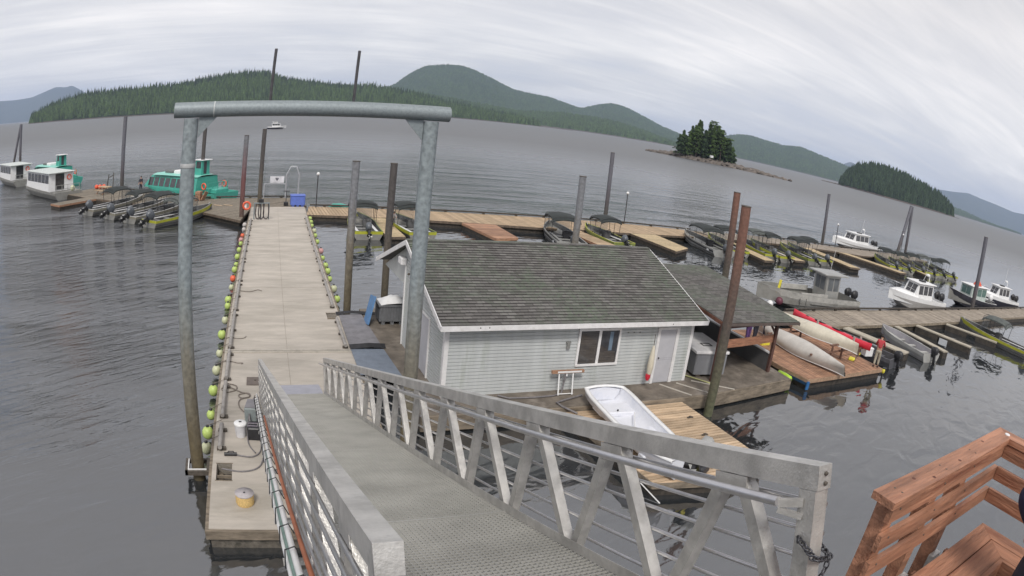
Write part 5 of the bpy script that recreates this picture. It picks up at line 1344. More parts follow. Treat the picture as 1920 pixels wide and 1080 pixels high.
# landing craft
t = thing('landing_boat', 'grey aluminium landing boat with small wheelhouse behind the shed roof', 'boat', (40.6, 30.3, 0), -83)
LCS = mat('pale grey landing hull', (.47, .46, .43), .5, .15, .1, 2, patch=(.33, .325, .305), pscale=.9)
secs = hull_secs(9.6, 2.9, .95, 1.45, full=.55, p=2.6, keel=.30, floor=.35, rake=.16)
hull(t, secs, LCS, LCS, SILVER2, SILVER)
for s in (-1, 1):
    for yy in (2.4, 4.2, 6.0, 7.4):
        MB().bar((s * 1.44, min(yy, 6.6), .90), (s * 1.26, min(yy, 6.6) - .25, .15), .05, .05).build('hull_rib', SILVER, t)
    MB().bar((s * 1.44, .3, .42), (s * 1.40, 5.4, .55), .05, .06).build('rub_rail', SILVER, t)
windowed_cabin(t, 'wheelhouse', .78, 2.1, 3.5, .5, 2.55, .05, SILVER, mat('grey tinted window', (.13, .14, .15), .1), 2, SILVER, over=.3, front_lean=-.1, roofth=.1)
MB().tube([(.5, 2.2, 2.7), (.5, 2.0, 4.2)], .012, 5).build('antenna', WHITE, t)
for s in (-1, 1):
    MB().box(s * 1.24 - .03, s * 1.24 + .03, 3.7, 6.4, .9, 1.25).build('side_panel', LCS, t)
MB().bar((-.75, 8.3, 1.0), (-.8, 8.2, 1.9), .05, .18).build('yellow_board', YELLOW, t)
m = MB(); m.ball((-1.15, 8.3, .55), .28, 10); m.build('bow_fender', mat('maroon buoy', (.12, .03, .05), .5), t)
m = MB(); m.ball((-.9, 8.9, .25), .25, 10); m.build('bow_fender', WHITE, t)
outboard(t, -.4, -.05, .85, 15, 1.0, BLACK); outboard(t, .4, -.05, .85, 15, 1.0, BLACK)
# open skiffs near the right dock
def open_skiff(label, loc, az, L_, B_, m_up, m_in, tilt=10, mot=BLACK, motor=True, H=.55, Hb=.8):
    t = thing('open_skiff', label, 'skiff', loc, az)
    hull(t, hull_secs(L_, B_, H, Hb, full=.5, p=2.6, keel=.15, floor=.12), m_up, m_up, m_in, m_up)
    for y in (.9, 2.2, 3.3): MB().box(-B_ * .42, B_ * .42, y, y + .25, .30, .35).build('seat', m_up, t)
    if motor: outboard(t, 0, -.05, .5, tilt, .85, mot)
    return t
open_skiff('open pale grey skiff tied under the right plank dock', (36.9, 19.3, 0), 8, 5.2, 1.9, mat('pale grey skiff', (.42, .42, .40), .5, .1, .08, 2), mat('grey skiff inside', (.30, .29, .31), .6, 0, .1, 2))
open_skiff('small dark skiff with white fuel box right of the red kayak', (31.9, 19.2, 0), -12, 4.4, 1.6, mat('dark grey skiff', (.10, .10, .11), .5), mat('dark skiff inside', (.07, .07, .075), .6))
# white dinghy on the small float
dg = thing('dinghy', 'white fibreglass dinghy lying on the small plank float by the gangway', 'dinghy', (10.95, 12.6, .48), 5)
def dinghy(t):
    secs = []; n = 17; L_ = 5.2
    for i in range(n):
        u = i / (n - 1)
        b = .80 * (1 - .10 * (1 - u)) * (1 - .72 * max(0, (.36 - u) / .36) ** 2.0) * (1 - .13 * max(0, (u - .85) / .15) ** 2)
        s = .52 + .10 * (1 - u) ** 2 + .10 * u ** 3
        secs.append((u * L_, b, s))
    m = MB(); m.loft([[(-b, y, s), (-b * .93, y, s * .55), (-b * .62, y, .10), (0, y, .02), (b * .62, y, .10), (b * .93, y, s * .55), (b, y, s)] for y, b, s in secs], True)
    for k in (0, -1):
        y, b, s = secs[k]; m.add([(-b, y, s), (-b * .93, y, s * .55), (-b * .62, y, .10), (0, y, .02), (b * .62, y, .10), (b * .93, y, s * .55), (b, y, s), (0, y + (.0 if k == 0 else -.0), s + (.08 if k else .05))], [tuple(range(8))])
    m.build('hull', GEL, t)
    m = MB(); m.loft([[(-b + .09, y, s), (-b * .84, y, s * .6), (-b * .60, y, .18), (0, y, .16), (b * .60, y, .18), (b * .84, y, s * .6), (b - .09, y, s)] for y, b, s in secs], True)
    m.build('interior', GEL, t)
    m = MB()
    for s_ in (-1, 1): m.loft([[(s_ * (b + .03), y, s - .03), (s_ * (b + .03), y, s + .03), (s_ * (b - .10), y, s + .03), (s_ * (b - .10), y, s - .01)] for y, b, s in secs], True)
    y, b, s = secs[-1]; m.loft([[(x * b, y - .09 + q, s + .08 * (1 - x * x) + h) for q, h in ((0, -.02), (0, .03), (.12, .03), (.12, -.04))] for x in (-1, -.5, 0, .5, 1)], True)
    m.build('gunwale', WHITE, t)
    y, b, s = secs[-1]
    m = MB(); m.add([(-b + .1, y - .04, .55), (-b * .6, y - .04, .18), (b * .6, y - .04, .18), (b - .1, y - .04, .55), (0, y - .04, .66)], [(0, 1, 2, 3, 4)]); m.build('transom', GEL, t)
    for y0_, y1_, zz in ((.9, 1.25, .34), (2.3, 2.75, .34), (3.9, 4.62, .30)):
        MB().cham(-.62, .62, y0_, y1_, .17, zz, .03).build('seat', GEL, t)
    MB().cham(-.22, .22, 1.4, 2.0, .17, .46, .03).build('console', WHITE, t)
    MB().tube([(-.30, 2.1, .36), (.45, 3.7, .37)], .02, 6).build('oar', WHITE, t)
    for x, y_ in ((.76, 1.6), (-.74, 1.6), (.0, 4.0)): MB().lathe([(.03, 0), (.03, .05)], (x, y_, .52 if x else .305), 8).build('rowlock', BLACK, t)
dinghy(dg)
mt = thing('outboard_motor', 'old outboard motor and tarp at the near end of the small plank float', 'motor', (11.9, 12.75, .92), 60)
outboard(mt, 0, 0, -.05, 60, 1.0, mat('pale engine cover', (.34, .34, .33), .5)); 
m = MB(); m.cham(-.55, .25, -.3, .35, -.38, -.1, .06); m.build('tarp', mat('black tarp', (.03, .03, .035), .6), mt)
m = MB(); m.cham(-.2, .1, -.55, -.35, -.38, -.22, .03); m.build('yellow_strap', YELLOW, mt)
tp_ = thing('mooring_pole', 'slim white pole slanting from the plank float into the water', 'pole', (9.9, 14.9, .4))
MB().tube([(0, 0, .2), (.5, -2.6, -.4)], .02, 6).build('shaft', WHITE, tp_)
# houseboats
def houseboat(label, loc, az, L_=13.0, B_=3.9):
    t = thing('passenger_boat', label, 'boat', loc, az, 'grey passenger houseboats')
    secs = hull_secs(L_, B_, .85, 1.2, full=.72, p=2.6, keel=.3, floor=.75, rake=.08)
    hull(t, secs, SILVER2, SILVER2, SILVER2, SILVER)
    windowed_cabin(t, 'cabin', B_ * .46, 2.6, L_ * .80, .8, 2.95, .08, WHITE, GLASSDARK, 6, mat('pale green grey roof', (.56, .60, .58), .5), front_lean=.5, over=.2)
    m = MB(); m.box(-B_ * .42, B_ * .42, .2, .26, 1.2, 1.25); m.box(-B_ * .42, B_ * .42, .2, .26, 1.65, 1.7)
    for x in (-1, -.5, 0, .5, 1): m.box(x * B_ * .42 - .03, x * B_ * .42 + .03, .2, .26, .8, 1.7)
    m.build('stern_rail_frame', SILVER, t)
    for y in (3.0, 4.3): MB().box(B_ * .46 + .0, B_ * .46 + .02, y, y + .8, .95, 2.6).build('side_door', mat('violet grey door', (.12, .11, .17), .4), t)
    MB().tube([(B_ * .30 + .28 * math.cos(a * .523), 2.55, 2.3 + .28 * math.sin(a * .523)) for a in range(13)], .07, 6).build('life_ring', ORANGE, t)
    MB().ball((B_ * .25, .9, 1.1), .35, 8).build('white_buoy', PALEBUOY, t)
    return t
houseboat('grey and white passenger houseboat at the end of the brown dock', (-22.6, 74.0, 0), -40, 14.5)
houseboat('grey and white passenger houseboat furthest left', (-35.6, 92.0, 0), -38, 12.5)
# turquoise tour boats
def tourboat(label, loc, az, L_=13.6, B_=3.8):
    t = thing('tour_boat', label, 'boat', loc, az, 'turquoise tour boats')
    secs = hull_secs(L_, B_, .95, 1.25, full=.70, p=2.4, keel=.3, floor=.8)
    hull(t, secs, TURQ, TURQ, TURQ, TURQ)
    m = MB(); x = B_ * .46; y0, y1 = 3.0, L_ * .93
    m.add([(-x, y0, .9), (x, y0, .9), (x * .85, y1, 1.05), (-x * .85, y1, 1.05), (-x + .25, y0, 2.45), (x - .25, y0, 2.45), (x * .7, y1 - 1.4, 2.35), (-x * .7, y1 - 1.4, 2.35)], [(0, 3, 2, 1), (4, 5, 6, 7), (0, 1, 5, 4), (1, 2, 6, 5), (2, 3, 7, 6), (3, 0, 4, 7)])
    c = m.build('cabin', TURQ, t)
    for s in (-1, 1):
        for i in range(8):
            a = 3.5 + i * 1.05
            def X(y, z):
                f = (y - y0) / (y1 - y0); xb = x + (x * .85 - x) * f; f2 = (y - y0) / (y1 - 1.4 - y0); xt = (x - .25) + (x * .7 - x + .25) * f2
                return s * (xb + (xt - xb) * (z - .95) / 1.45 + .05)
            m = MB(); m.add([(X(a, 1.25), a, 1.25), (X(a + .85, 1.25), a + .85, 1.25), (X(a + .85, 2.15), a + .75, 2.15), (X(a, 2.15), a - .1, 2.15)], [(0, 1, 2, 3)]); m.build('window', GLASSDARK, c)
    m = MB(); m.add([(-x * .62, y1 - .24, 1.28), (x * .62, y1 - .24, 1.28), (x * .55, y1 - 1.16, 2.16), (-x * .55, y1 - 1.16, 2.16)], [(0, 1, 2, 3)]); m.build('windscreen', GLASSDARK, c)
    rows = [[(s_ * w_, y_, z_) for s_, w_, z_ in ((-1, x - .12, 2.47), (-1, x * .5, 2.60), (1, x * .5, 2.60), (1, x - .12, 2.47))] for y_ in (y0 - .1, y1 - 1.9)]
    MB().loft(rows).build('roof', TURQL, t)
    m = MB(); m.cham(-.8, .8, 6.4, 7.9, 2.6, 2.95, .1); m.build('raft_canister', WHITE, t)
    m = MB(); m.cham(-.7, .7, 8.2, 9.6, 2.58, 2.85, .1); m.build('roof_box', mat('grey roof box', (.12, .13, .13), .6), t)
    windowed_cabin(t, 'wheelhouse', .65, 3.4, 4.7, 2.6, 4.1, .08, TURQ, GLASSDARK, 1, WHITE, front_lean=.3)
    m = MB(); m.box(-1.5, 1.5, 1.3, 1.38, 1.3, 1.36); m.box(-1.5, 1.5, 1.3, 1.38, 1.9, 1.96)
    for xx in (-1.5, -.75, 0, .75, 1.45): m.box(xx, xx + .05, 1.3, 1.38, .9, 1.95)
    m.build('stern_rail_frame', TURQ, t)
    MB().cham(-1.0, 1.0, .6, 2.4, .9, 1.35, .1).build('engine_house', TURQ, t)
    for s in (-1, 1): MB().tube([(s * 1.55, 1.9 + .3 * math.cos(a * .523), 1.6 + .3 * math.sin(a * .523)) for a in range(13)], .08, 6).build('life_ring', ORANGE, t)
    return t
tourboat('turquoise tour boat behind the left gate leg', (-2.4, 66.4, 0), -48)
tourboat('turquoise tour boat partly hidden behind the white houseboats', (-26.6, 89.0, 0), -44)
# distant boat
t = thing('fishing_boat', 'small white boat far out on the water inside the gate', 'boat', (6.3, 305, 0), 80)
hull(t, hull_secs(9, 2.8, 1.0, 1.6, keel=.4, floor=.5), DARKCLOTH, WHITE, WHITE, WHITE)
windowed_cabin(t, 'cabin', 1.1, 2.0, 6.2, .9, 2.6, .1, WHITE, GLASSDARK, 3, WHITE, front_lean=.5)
windowed_cabin(t, 'flybridge', .8, 2.4, 4.6, 2.7, 3.5, .1, WHITE, GLASSDARK, 1, WHITE, front_lean=.3)

# ---------------------------------------------------------------- canoes and kayak
def canoe(name, label, loc, az, L_, B_, m_, group=None, flip=True, tiltx=0, rimm=None, tilty=0):
    t = thing(name, label, 'canoe' if 'canoe' in name else 'kayak', loc, az, group)
    secs = []; n = 21
    for i in range(n):
        u = i / (n - 1) * 2 - 1
        b = B_ / 2 * (1 - abs(u) ** 1.65) + .015; k = .44; e = .20 * abs(u) ** 4
        if flip: secs.append([(-b, u * L_ / 2, -e), (-b * .96, u * L_ / 2, k * .5), (-b * .6, u * L_ / 2, k * .88), (0, u * L_ / 2, k * (1 - .1 * u * u)), (b * .6, u * L_ / 2, k * .88), (b * .96, u * L_ / 2, k * .5), (b, u * L_ / 2, -e)])
        else: secs.append([(-b, u * L_ / 2, .25 + e * .25), (-b * .8, u * L_ / 2, .08), (0, u * L_ / 2, 0 + e * .3), (b * .8, u * L_ / 2, .08), (b, u * L_ / 2, .25 + e * .4), (b * .6, u * L_ / 2, .35 + e * .4), (0, u * L_ / 2, .40 + e * .4), (-b * .6, u * L_ / 2, .35 + e * .4)])
    m = MB(); m.loft(secs, True, not flip, not flip)
    if flip: m.loft([[(x * .96, y, z - .02) for x, y, z in r] for r in secs], True)
    h = m.build('shell', m_, t)
    if flip:
        m = MB()
        for c in (0, 6): m.tube([r[c] for r in secs], .022, 6)
        m.build('gunwale_rim', rimm or TRIM, t)
        m = MB(); m.tube([(0, -L_ / 2 - .01, .02), (0, -L_ / 2 - .02, -.18)], .03, 5); m.build('end_cap', DARKSTEEL, t)
    else:
        for y in (-.5, .9):
            m = MB(); m.lathe([(.26, 0), (.28, .03), (.22, .04)], (0, 0, 0), 14); m.v = [(x, y_ * 1.6 + y, z + .375) for x, y_, z in m.v]; m.build('cockpit', BLACK, t)
        for y in (-1.7, 1.95):
            MB().lathe([(.12, 0), (.13, .03), (.02, .045)], (0, y, .37), 12).build('hatch_cover', BLACK, t)
    t.rotation_euler[1] = R(tiltx); t.rotation_euler[0] = R(tilty)
    return t
canoe('canoe', 'upturned cream canoe on the upper bar of the rack', (26.6, 21.6, 1.35), -12, 5.6, 1.05, CREAM, None, True, -14)
canoe('canoe', 'upturned pale grey canoe on the lower bar, nearest the shed', (24.75, 21.0, .80), -1, 6.6, 1.1, GREYCANOE, None, True, -24)
canoe('sea_kayak', 'long red sea kayak behind the two canoes', (29.1, 22.6, .95), -4, 6.2, .74, RED, None, False, 12)
t = thing('canoe_rack', 'weathered timber rack carrying the canoes and the kayak', 'rack', (26.5, 21.5, .52), -4)
DR = mat('brown rack timber', (.16, .09, .065), .8, 0, .2, 6)
for y in (-1.6, 1.5):
    for x in (-.45, .55, 2.4): MB().box(x - .045, x + .045, y - .045, y + .045, 0, .78 if x < 1 else .5).build('upright', DR, t)
    MB().box(-2.4, 3.2, y - .04, y + .04, .42, .50).build('bar', DR, t)
    MB().box(-.7, .8, y - .05, y + .05, .78, .85).build('bar', DR, t)
for x, y in ((2.15, -1.2), (2.75, -1.3), (2.1, 1.6), (2.6, 1.7)): MB().box(x, x + .10, y - .05, y + .05, .5, .98).build('padded_arm', mat('pale padding', (.42, .36, .34), .8), t)
t = thing('yellow_paddle', 'yellow paddles lying at the near right corner of the canoe float', 'paddle', (27.8, 19.4, .53), 60)
MB().tube([(0, 0, .04), (0, 1.7, .05)], .018, 6).build('shaft', BLACK, t)
MB().cham(-.13, .13, 1.7, 2.2, .02, .05, .01).build('blade', YELLOW, t); MB().cham(-.35, .0, .1, .5, .01, .12, .03).build('float_bag', YELLOW, t)
t = thing('fuel_box', 'white box standing beside the red shirted person', 'box', (30.3, 20.35, .45), 10)
MB().cham(-.32, .32, -.25, .25, 0, .40, .03).build('body', WHITE, t); MB().cham(-.34, .34, -.27, .27, .402, .47, .03).build('lid', WHITE, t)
t = thing('trolling_motor', 'small yellow and black motor clamped to the corner of the canoe float', 'motor', (29.45, 18.2, .5), 120)
MB().lathe([(.06, 0), (.11, .06), (.11, .2), (.05, .26)], (0, -.1, -.25), 10).build('body', YELLOW, t); MB().box(-.04, .04, -.14, -.06, -.6, -.25).build('leg', BLACK, t); MB().box(-.08, .08, -.16, .1, .0, .05).build('clamp', BLACK, t)

# ---------------------------------------------------------------- people
def skin_mesh(name, chain, m_, parent, sub=2):
    """chain: list of joints (x,y,z,r) and edges -> one continuous skinned surface"""
    V, Ed = chain
    me = bpy.data.meshes.new(name); me.from_pydata([v[:3] for v in V], Ed, []); me.materials.append(m_)
    o = bpy.data.objects.new(name, me); COL.objects.link(o); o.parent = parent
    md = o.modifiers.new('skin', 'SKIN'); s = o.modifiers.new('sub', 'SUBSURF'); s.levels = s.render_levels = sub
    sv = me.skin_vertices[0].data
    for i, v in enumerate(V): sv[i].radius = (v[3], v[3] * (v[4] if len(v) > 4 else 1))
    sv[0].use_root = True
    md.use_smooth_shade = True
    return o
def person(label, loc, az, H=1.72, shirt=REDSHIRT, pants=KHAKI, pose='stand', bend=0.0, hair=HAIR, sleeves=.6, cat='person', scale=None):
    t = thing('person', label, cat, loc, az)
    k = H / 1.72
    arm = {'stand': ((.24, .02, 1.14), (.25, .10, .90)), 'reach': ((.25, .15, 1.18), (.20, .38, 1.08)), 'hips': ((.32, -.02, 1.16), (.20, .08, 1.0))}[pose]
    def sh(p):      # bend the trunk forward above the hips
        x, y, z = p[:3]
        if z > .95 and bend:
            a = R(bend); zz = z - .95; return (x, y + zz * math.sin(a), .95 + zz * math.cos(a) - y * math.sin(a) * .3) + tuple(p[3:])
        return tuple(p)
    def S(l): return [tuple(c * k for c in sh(p)[:3]) + tuple(c * (k if i == 0 else 1) for i, c in enumerate(p[3:])) for p in l]
    body = [(0, 0, .95, .135), (0, 0, 1.15, .125), (0, 0, 1.38, .14), (0, 0, 1.47, .06), (0, .01, 1.56, .075), (0, .015, 1.64, .085), (0, .01, 1.70, .06)]
    E2 = [(0, 1), (1, 2), (2, 3), (3, 4), (4, 5), (5, 6)]
    for s in (-1, 1):
        b = len(body)
        body += [(s * .16, 0, 1.40, .055), (s * arm[0][0], arm[0][1], arm[0][2], .043), (s * arm[1][0], arm[1][1], arm[1][2], .032), (s * (arm[1][0] - .01), arm[1][1] + .05, arm[1][2] - .07, .032), (s * (arm[1][0] - .01), arm[1][1] + .07, arm[1][2] - .14, .018)]
        E2 += [(2, b), (b, b + 1), (b + 1, b + 2), (b + 2, b + 3), (b + 3, b + 4)]
        b = len(body); st_ = .05 * s
        body += [(s * .09, 0, .86, .085), (s * .10, .02 + st_ * .4, .50, .058), (s * .11, -.02 + st_, .10, .04), (s * .12, .10 + st_, .035, .035)]
        E2 += [(0, b), (b, b + 1), (b + 1, b + 2), (b + 2, b + 3)]
    skin_mesh('body', (S(body), E2), SKIN, t)
    sh_ = [(0, 0, .96, .155), (0, 0, 1.16, .145), (0, 0, 1.37, .16), (0, 0, 1.44, .085)]; E3 = [(0, 1), (1, 2), (2, 3)]
    for s in (-1, 1):
        b = len(sh_); sh_ += [(s * .17, 0, 1.40, .075), (s * arm[0][0], arm[0][1], arm[0][2], .062), (s * (arm[0][0] * (1 - sleeves) + arm[1][0] * sleeves), arm[0][1] * (1 - sleeves) + arm[1][1] * sleeves, arm[0][2] * (1 - sleeves) + arm[1][2] * sleeves, .05)]
        E3 += [(2, b), (b, b + 1), (b + 1, b + 2)]
    skin_mesh('shirt', (S(sh_), E3), shirt, t)
    pn_ = [(0, 0, .95, .15), (0, 0, .88, .15)]; E4 = [(0, 1)]
    for s in (-1, 1):
        b = len(pn_); st_ = .05 * s
        pn_ += [(s * .095, 0, .80, .105), (s * .10, .02 + st_ * .4, .50, .08), (s * .11, -.02 + st_, .12, .065)]; E4 += [(1, b), (b, b + 1), (b + 1, b + 2)]
    skin_mesh('trousers', (S(pn_), E4), pants, t)
    p = sh((0, -.005, 1.665)); MB().ball((p[0] * k, p[1] * k - .008, p[2] * k), .098 * k, 12, .95).build('hair', hair, t)
    f = sh((0, .10, 1.60)); MB().ball((0, f[1] * k, f[2] * k), .014 * k, 6).build('nose', SKIN, t)
    for s in (-1, 1):
        f = sh((s * .032, .083, 1.625)); MB().ball((f[0] * k, f[1] * k, f[2] * k), .01 * k, 6).build('eye', BLACK, t)
        MB().box((s * .12 - .045) * k, (s * .12 + .045) * k, (-.07 + .05 * s) * k, (.17 + .05 * s) * k, 0, .07 * k).build('shoe', BLACK, t)
    return t
person('person in a red top and pale trousers bending at the corner of the canoe float', (28.85, 18.55, .52), 60, 1.72, REDSHIRT, KHAKI, 'reach', 14)
person('person in dark clothes standing on the brown dock by the turquoise boat', (-13.0, 73.2, .52), 200, 1.72, DARKCLOTH, DARKCLOTH, 'stand')
person('person in purple standing beyond the shed', (22.6, 22.9, .52), 180, 1.68, PURPLE, PURPLE, 'hips')
person('person in dark clothes standing right of the purple one beyond the shed', (23.1, 22.9, .52), 170, 1.75, DARKCLOTH, DARKCLOTH, 'reach', 20)
person('person in a dark red top beside the canoes beyond the shed', (24.6, 23.6, .52), 200, 1.70, REDSHIRT, DARKCLOTH, 'reach', 25)
person('person in a pale top sitting low between the two canopied skiffs', (11.15, 49.6, .52), 160, 1.25, mat('pale cloth', (.45, .42, .42), .8), DARKCLOTH, 'reach', 30)
for i, (x, y, lab) in enumerate(((23.6, 22.6, 'yellow life jacket on the float beyond the shed, beside the purple person'), (25.2, 23.9, 'yellow life jacket beside the person in dark red'))):
    t = thing('life_jacket', lab, 'life jacket', (x, y, .52), 30 * i); MB().cham(-.3, .3, -.2, .2, .0, .16, .04).build('jacket', YELLOW, t); MB().box(-.31, .31, -.03, .03, .02, .165).build('strap', BLACK, t)

# ---------------------------------------------------------------- things on the head of the dock
t = thing('plastic_tote', 'blue insulated plastic tote at the head of the concrete dock', 'tote', (4.55, 59.6, .55), 0)
MB().cham(-.66, .66, -.5, .5, .14, .92, .06).build('body', BLUEBIN, t)
MB().cham(-.70, .70, -.54, .54, .921, 1.02, .04).build('lid', BLUEBIN, t)
m = MB()
for x in (-.55, -.12, .31): m.box(x, x + .24, -.46, .46, 0, .14)
m.build('skid', BLUEBIN, t)
t = thing('dock_scale', 'small black stand beside the blue tote', 'stand', (3.5, 59.9, .55))
MB().box(-.2, .2, -.2, .2, 0, .3).build('base', BLACK, t); MB().tube([(0, 0, .3), (0, 0, 1.25)], .03, 6).build('post', BLACK, t); MB().box(-.3, .3, -.06, .06, 1.25, 1.32).build('head', BLACK, t)
t = thing('access_ladder', 'galvanised boarding rail with a tall arched hoop and a sign', 'rail', (1.5, 65.0, .52))
m = MB(); m.tube([(0, 0, 0), (0, 0, 1.4), (2.2, 0, 1.4)], .05, 8); m.tube([(2.2, 0, 0), (2.2, 0, 2.3), (2.6, 0, 3.1), (3.1, 0, 3.1), (3.45, 0, 2.3), (3.45, 0, 0)], .075, 8); m.build('pipe_frame', mat('pale galvanised tube', (.40, .41, .44), .5, .2), t)
so = MB().box(.55, 1.95, -.07, -.05, 1.5, 2.15); so = so.build('sign', mat('pale grey sign', (.66, .66, .70), .5), t)
hm = MB(); hp = [(0, -.15), (.17, .06), (.15, .15), (.07, .17), (0, .10), (-.07, .17), (-.15, .15), (-.17, .06)]
hm.add([(1.25 + x, -.074, 1.84 + z) for x, z in hp], [tuple(range(8))]); hm.build('sign_emblem', mat('dark sign emblem', (.10, .10, .13), .6), so)
def lamp(label, x, y, z, H):
    t = thing('dock_light', label, 'lamp', (x, y, z), 0, 'dock lamp posts'); MB().tube([(0, 0, 0), (0, 0, H - .1)], .05, 8).build('post', mat('dark lamp post', (.05, .05, .055), .5), t)
    MB().lathe([(.04, 0), (.14, .03), (.16, .10), (.12, .20), (.04, .26)], (0, 0, H - .12), 10).build('lamp_head', WHITE, t)
lamp('slim lamp post right of the blue tote', 6.2, 58.9, .52, 3.0); lamp('slim lamp post left of the slim dark pile behind the roof', 35.9, 57.0, .52, 3.1)
lamp('slim lamp post right of the far pile near the cruiser', 69.3, 55.9, .52, 3.1); lamp('slim lamp post left of the leaning far pile', 88.5, 56.8, .52, 3.3)
t = thing('overturned_kayak', 'small turquoise upturned boat at the far edge of the tan dock', 'boat', (8.3, 59.4, .52), 90)
m = MB(); m.loft([[(math.cos(a * .3927) * w_, y, math.sin(a * .3927) * w_ * .8) for a in range(9)] for y, w_ in ((-.9, .05), (-.5, .34), (.2, .38), (.8, .2), (1.0, .04))], True); m.build('shell', TURQ, t)
t = thing('life_ring_post', 'orange life ring hanging on the grey rusty pile', 'life ring', (-.16, 53.8, 1.45), 0)
MB().tube([(.02 + .30 * math.cos(a * .4488), -.05, .3 * math.sin(a * .4488)) for a in range(15)], .085, 8).build('ring', ORANGE, t); MB().box(-.3, .0, -.02, .0, -.25, .25).build('backboard', TRIM, t)
t = thing('hose_pedestal', 'water pedestal with loops of dark hose at the dock head', 'pedestal', (.55, 52.4, .55))
m = MB(); m.box(-.1, 1.2, -.06, .06, 1.25, 1.33); m.tube([(-.05, 0, 0), (-.05, 0, 1.3)], .05, 6); m.tube([(1.15, 0, 0), (1.15, 0, 1.3)], .05, 6); m.tube([(.5, 0, 0), (.5, 0, 1.5)], .05, 6); m.build('pipe_frame', GALV, t)
for x0 in (.1, .35, .75): MB().tube([(x0, -.1, 1.25), (x0 - .05, -.15, .5), (x0 + .02, -.15, .15), (x0 + .2, -.15, .05), (x0 + .36, -.15, .18), (x0 + .40, -.15, .6), (x0 + .34, -.1, 1.25)], .045, 6).build('hose_loop', HOSEB, t)
MB().box(.3, .7, -.1, .1, 1.35, 1.6).build('meter_box', BLACK, t)
t = thing('pallet', 'stack of red brown wooden crates on the left dock by the dark pile', 'crates', (-4.9, 64.3, .52), 15)
for z in (0, .3, .6): MB().box(-.55, .0, -.4, .4, z + .02, z + .28).build('crate', REDPLANK, t)
MB().bar((.15, -.1, .02), (.55, .1, .85), .9, .07, (1, 0, 0)).build('leaning_board', REDPLANK, t)
t = thing('loose_board', 'few pale boards lying on the brown dock left of the pile', 'boards', (-2.9, 60.6, .53), 40)
MB().box(-.6, .5, -.1, .1, 0, .03).build('board', FLOATPLANK, t); MB().box(.2, 1.3, .5, .68, 0, .03).build('board', FLOATPLANK, t); MB().box(-1.5, -.7, -.7, -.5, 0, .03).build('board', FLOATPLANK, t)
t = thing('orange_floats', 'bright orange floats on the brown deck left of the skiff row', 'float', (-19.3, 77.6, .52)); 
for x, y in ((0, 0), (.5, .2), (-.5, .15)): MB().ball((x, y, .28), .28, 10).build('ball', ORANGE, t)
t = thing('wooden_easel', 'dark wooden frame leaning behind the orange floats', 'frame', (-17.9, 77.3, .52), 20)
MB().bar((-.45, 0, 0), (-.35, .3, 1.7), .09, .07).build('leg', DARKTIMBER, t); MB().bar((.5, 0, 0), (.4, .3, 1.9), .09, .07).build('leg', DARKTIMBER, t); MB().bar((-.38, .25, 1.3), (.42, .25, 1.6), .07, .07).build('bar', DARKTIMBER, t)
t = thing('picnic_table', 'reddish wooden table on the dock behind the left skiffs', 'table', (-17.5, 73.0, .52), 45)
MB().box(-.9, .9, -.45, .45, .72, .80).build('tabletop', TAN, t); MB().box(-.9, .9, -.95, -.65, .42, .48).build('seat', TAN, t); MB().box(-.9, .9, .65, .95, .42, .48).build('seat', TAN, t)
for x in (-.7, .7): MB().bar((x, -.8, 0), (x, -.2, .72), .09, .07).build('leg', REDPLANK, t); MB().bar((x, .8, 0), (x, .2, .72), .09, .07).build('leg', REDPLANK, t)

# ---------------------------------------------------------------- things on the near dock
t = thing('bucket', 'white lidded bucket on the concrete dock', 'bucket', (-.28, 16.75, .55))
MB().lathe([(.15, 0), (.155, .02), (.175, .36)], (0, 0, 0), 20).build('pail', mat('translucent white pail', (.60, .60, .62), .4), t)
MB().lathe([(.19, .36), (.195, .40), (.17, .425), (.02, .43)], (0, 0, 0), 20).build('lid', WHITE, t); MB().box(-.04, .04, -.02, .02, .43, .45).build('spout', BLACK, t)
t = thing('battery_box', 'black battery box with straps beside the gangway foot', 'box', (.14, 16.7, .55), 8)
MB().cham(-.2, .2, -.24, .24, 0, .36, .03).build('case', BLACK, t); 
for y in (-.1, .06): MB().box(-.205, .205, y, y + .05, .0, .365).build('strap', mat('violet grey strap', (.25, .22, .26), .7), t)
t = thing('cargo_box', 'grey green box leaning on the gangway beside the black box', 'box', (.12, 17.5, .55), 10)
MB().cham(-.22, .16, -.3, .3, 0, .62, .04).build('case', mat('grey green box', (.22, .25, .25), .6), t); MB().box(-.2, .14, -.28, .28, .622, .64).build('lid', GREYPLATE, t)
t = thing('rope_spool', 'spool of yellow rope near the end of the concrete dock', 'spool', (-.28, 13.3, .55), 0)
MB().lathe([(.21, .0), (.215, .02), (.232, .06), (.215, .10), (.232, .14), (.215, .18), (.232, .22), (.21, .27)], (0, 0, 0), 24).build('rope', YROPE, t)
MB().lathe([(.232, .271), (.238, .285), (.238, .30), (.0, .305)], (0, 0, 0), 24).build('flange', mat('pale violet spool flange', (.42, .39, .40), .6, 0, .1, 10), t)
MB().lathe([(.03, .306), (.028, .312)], (0, 0, 0), 10).build('hub', BLACK, t)
t = thing('pump', 'black hand pump lying beside the open dock hatch', 'pump', (-.78, 15.62, .6), 0)
m = MB(); m.tube([(0, 0, .0), (.36, -.01, .0)], .05, 10); m.tube([(.1, 0, .04), (.12, 0, .08), (.26, 0, .08), (.28, 0, .04)], .015, 6); m.build('body', BLACK, t)
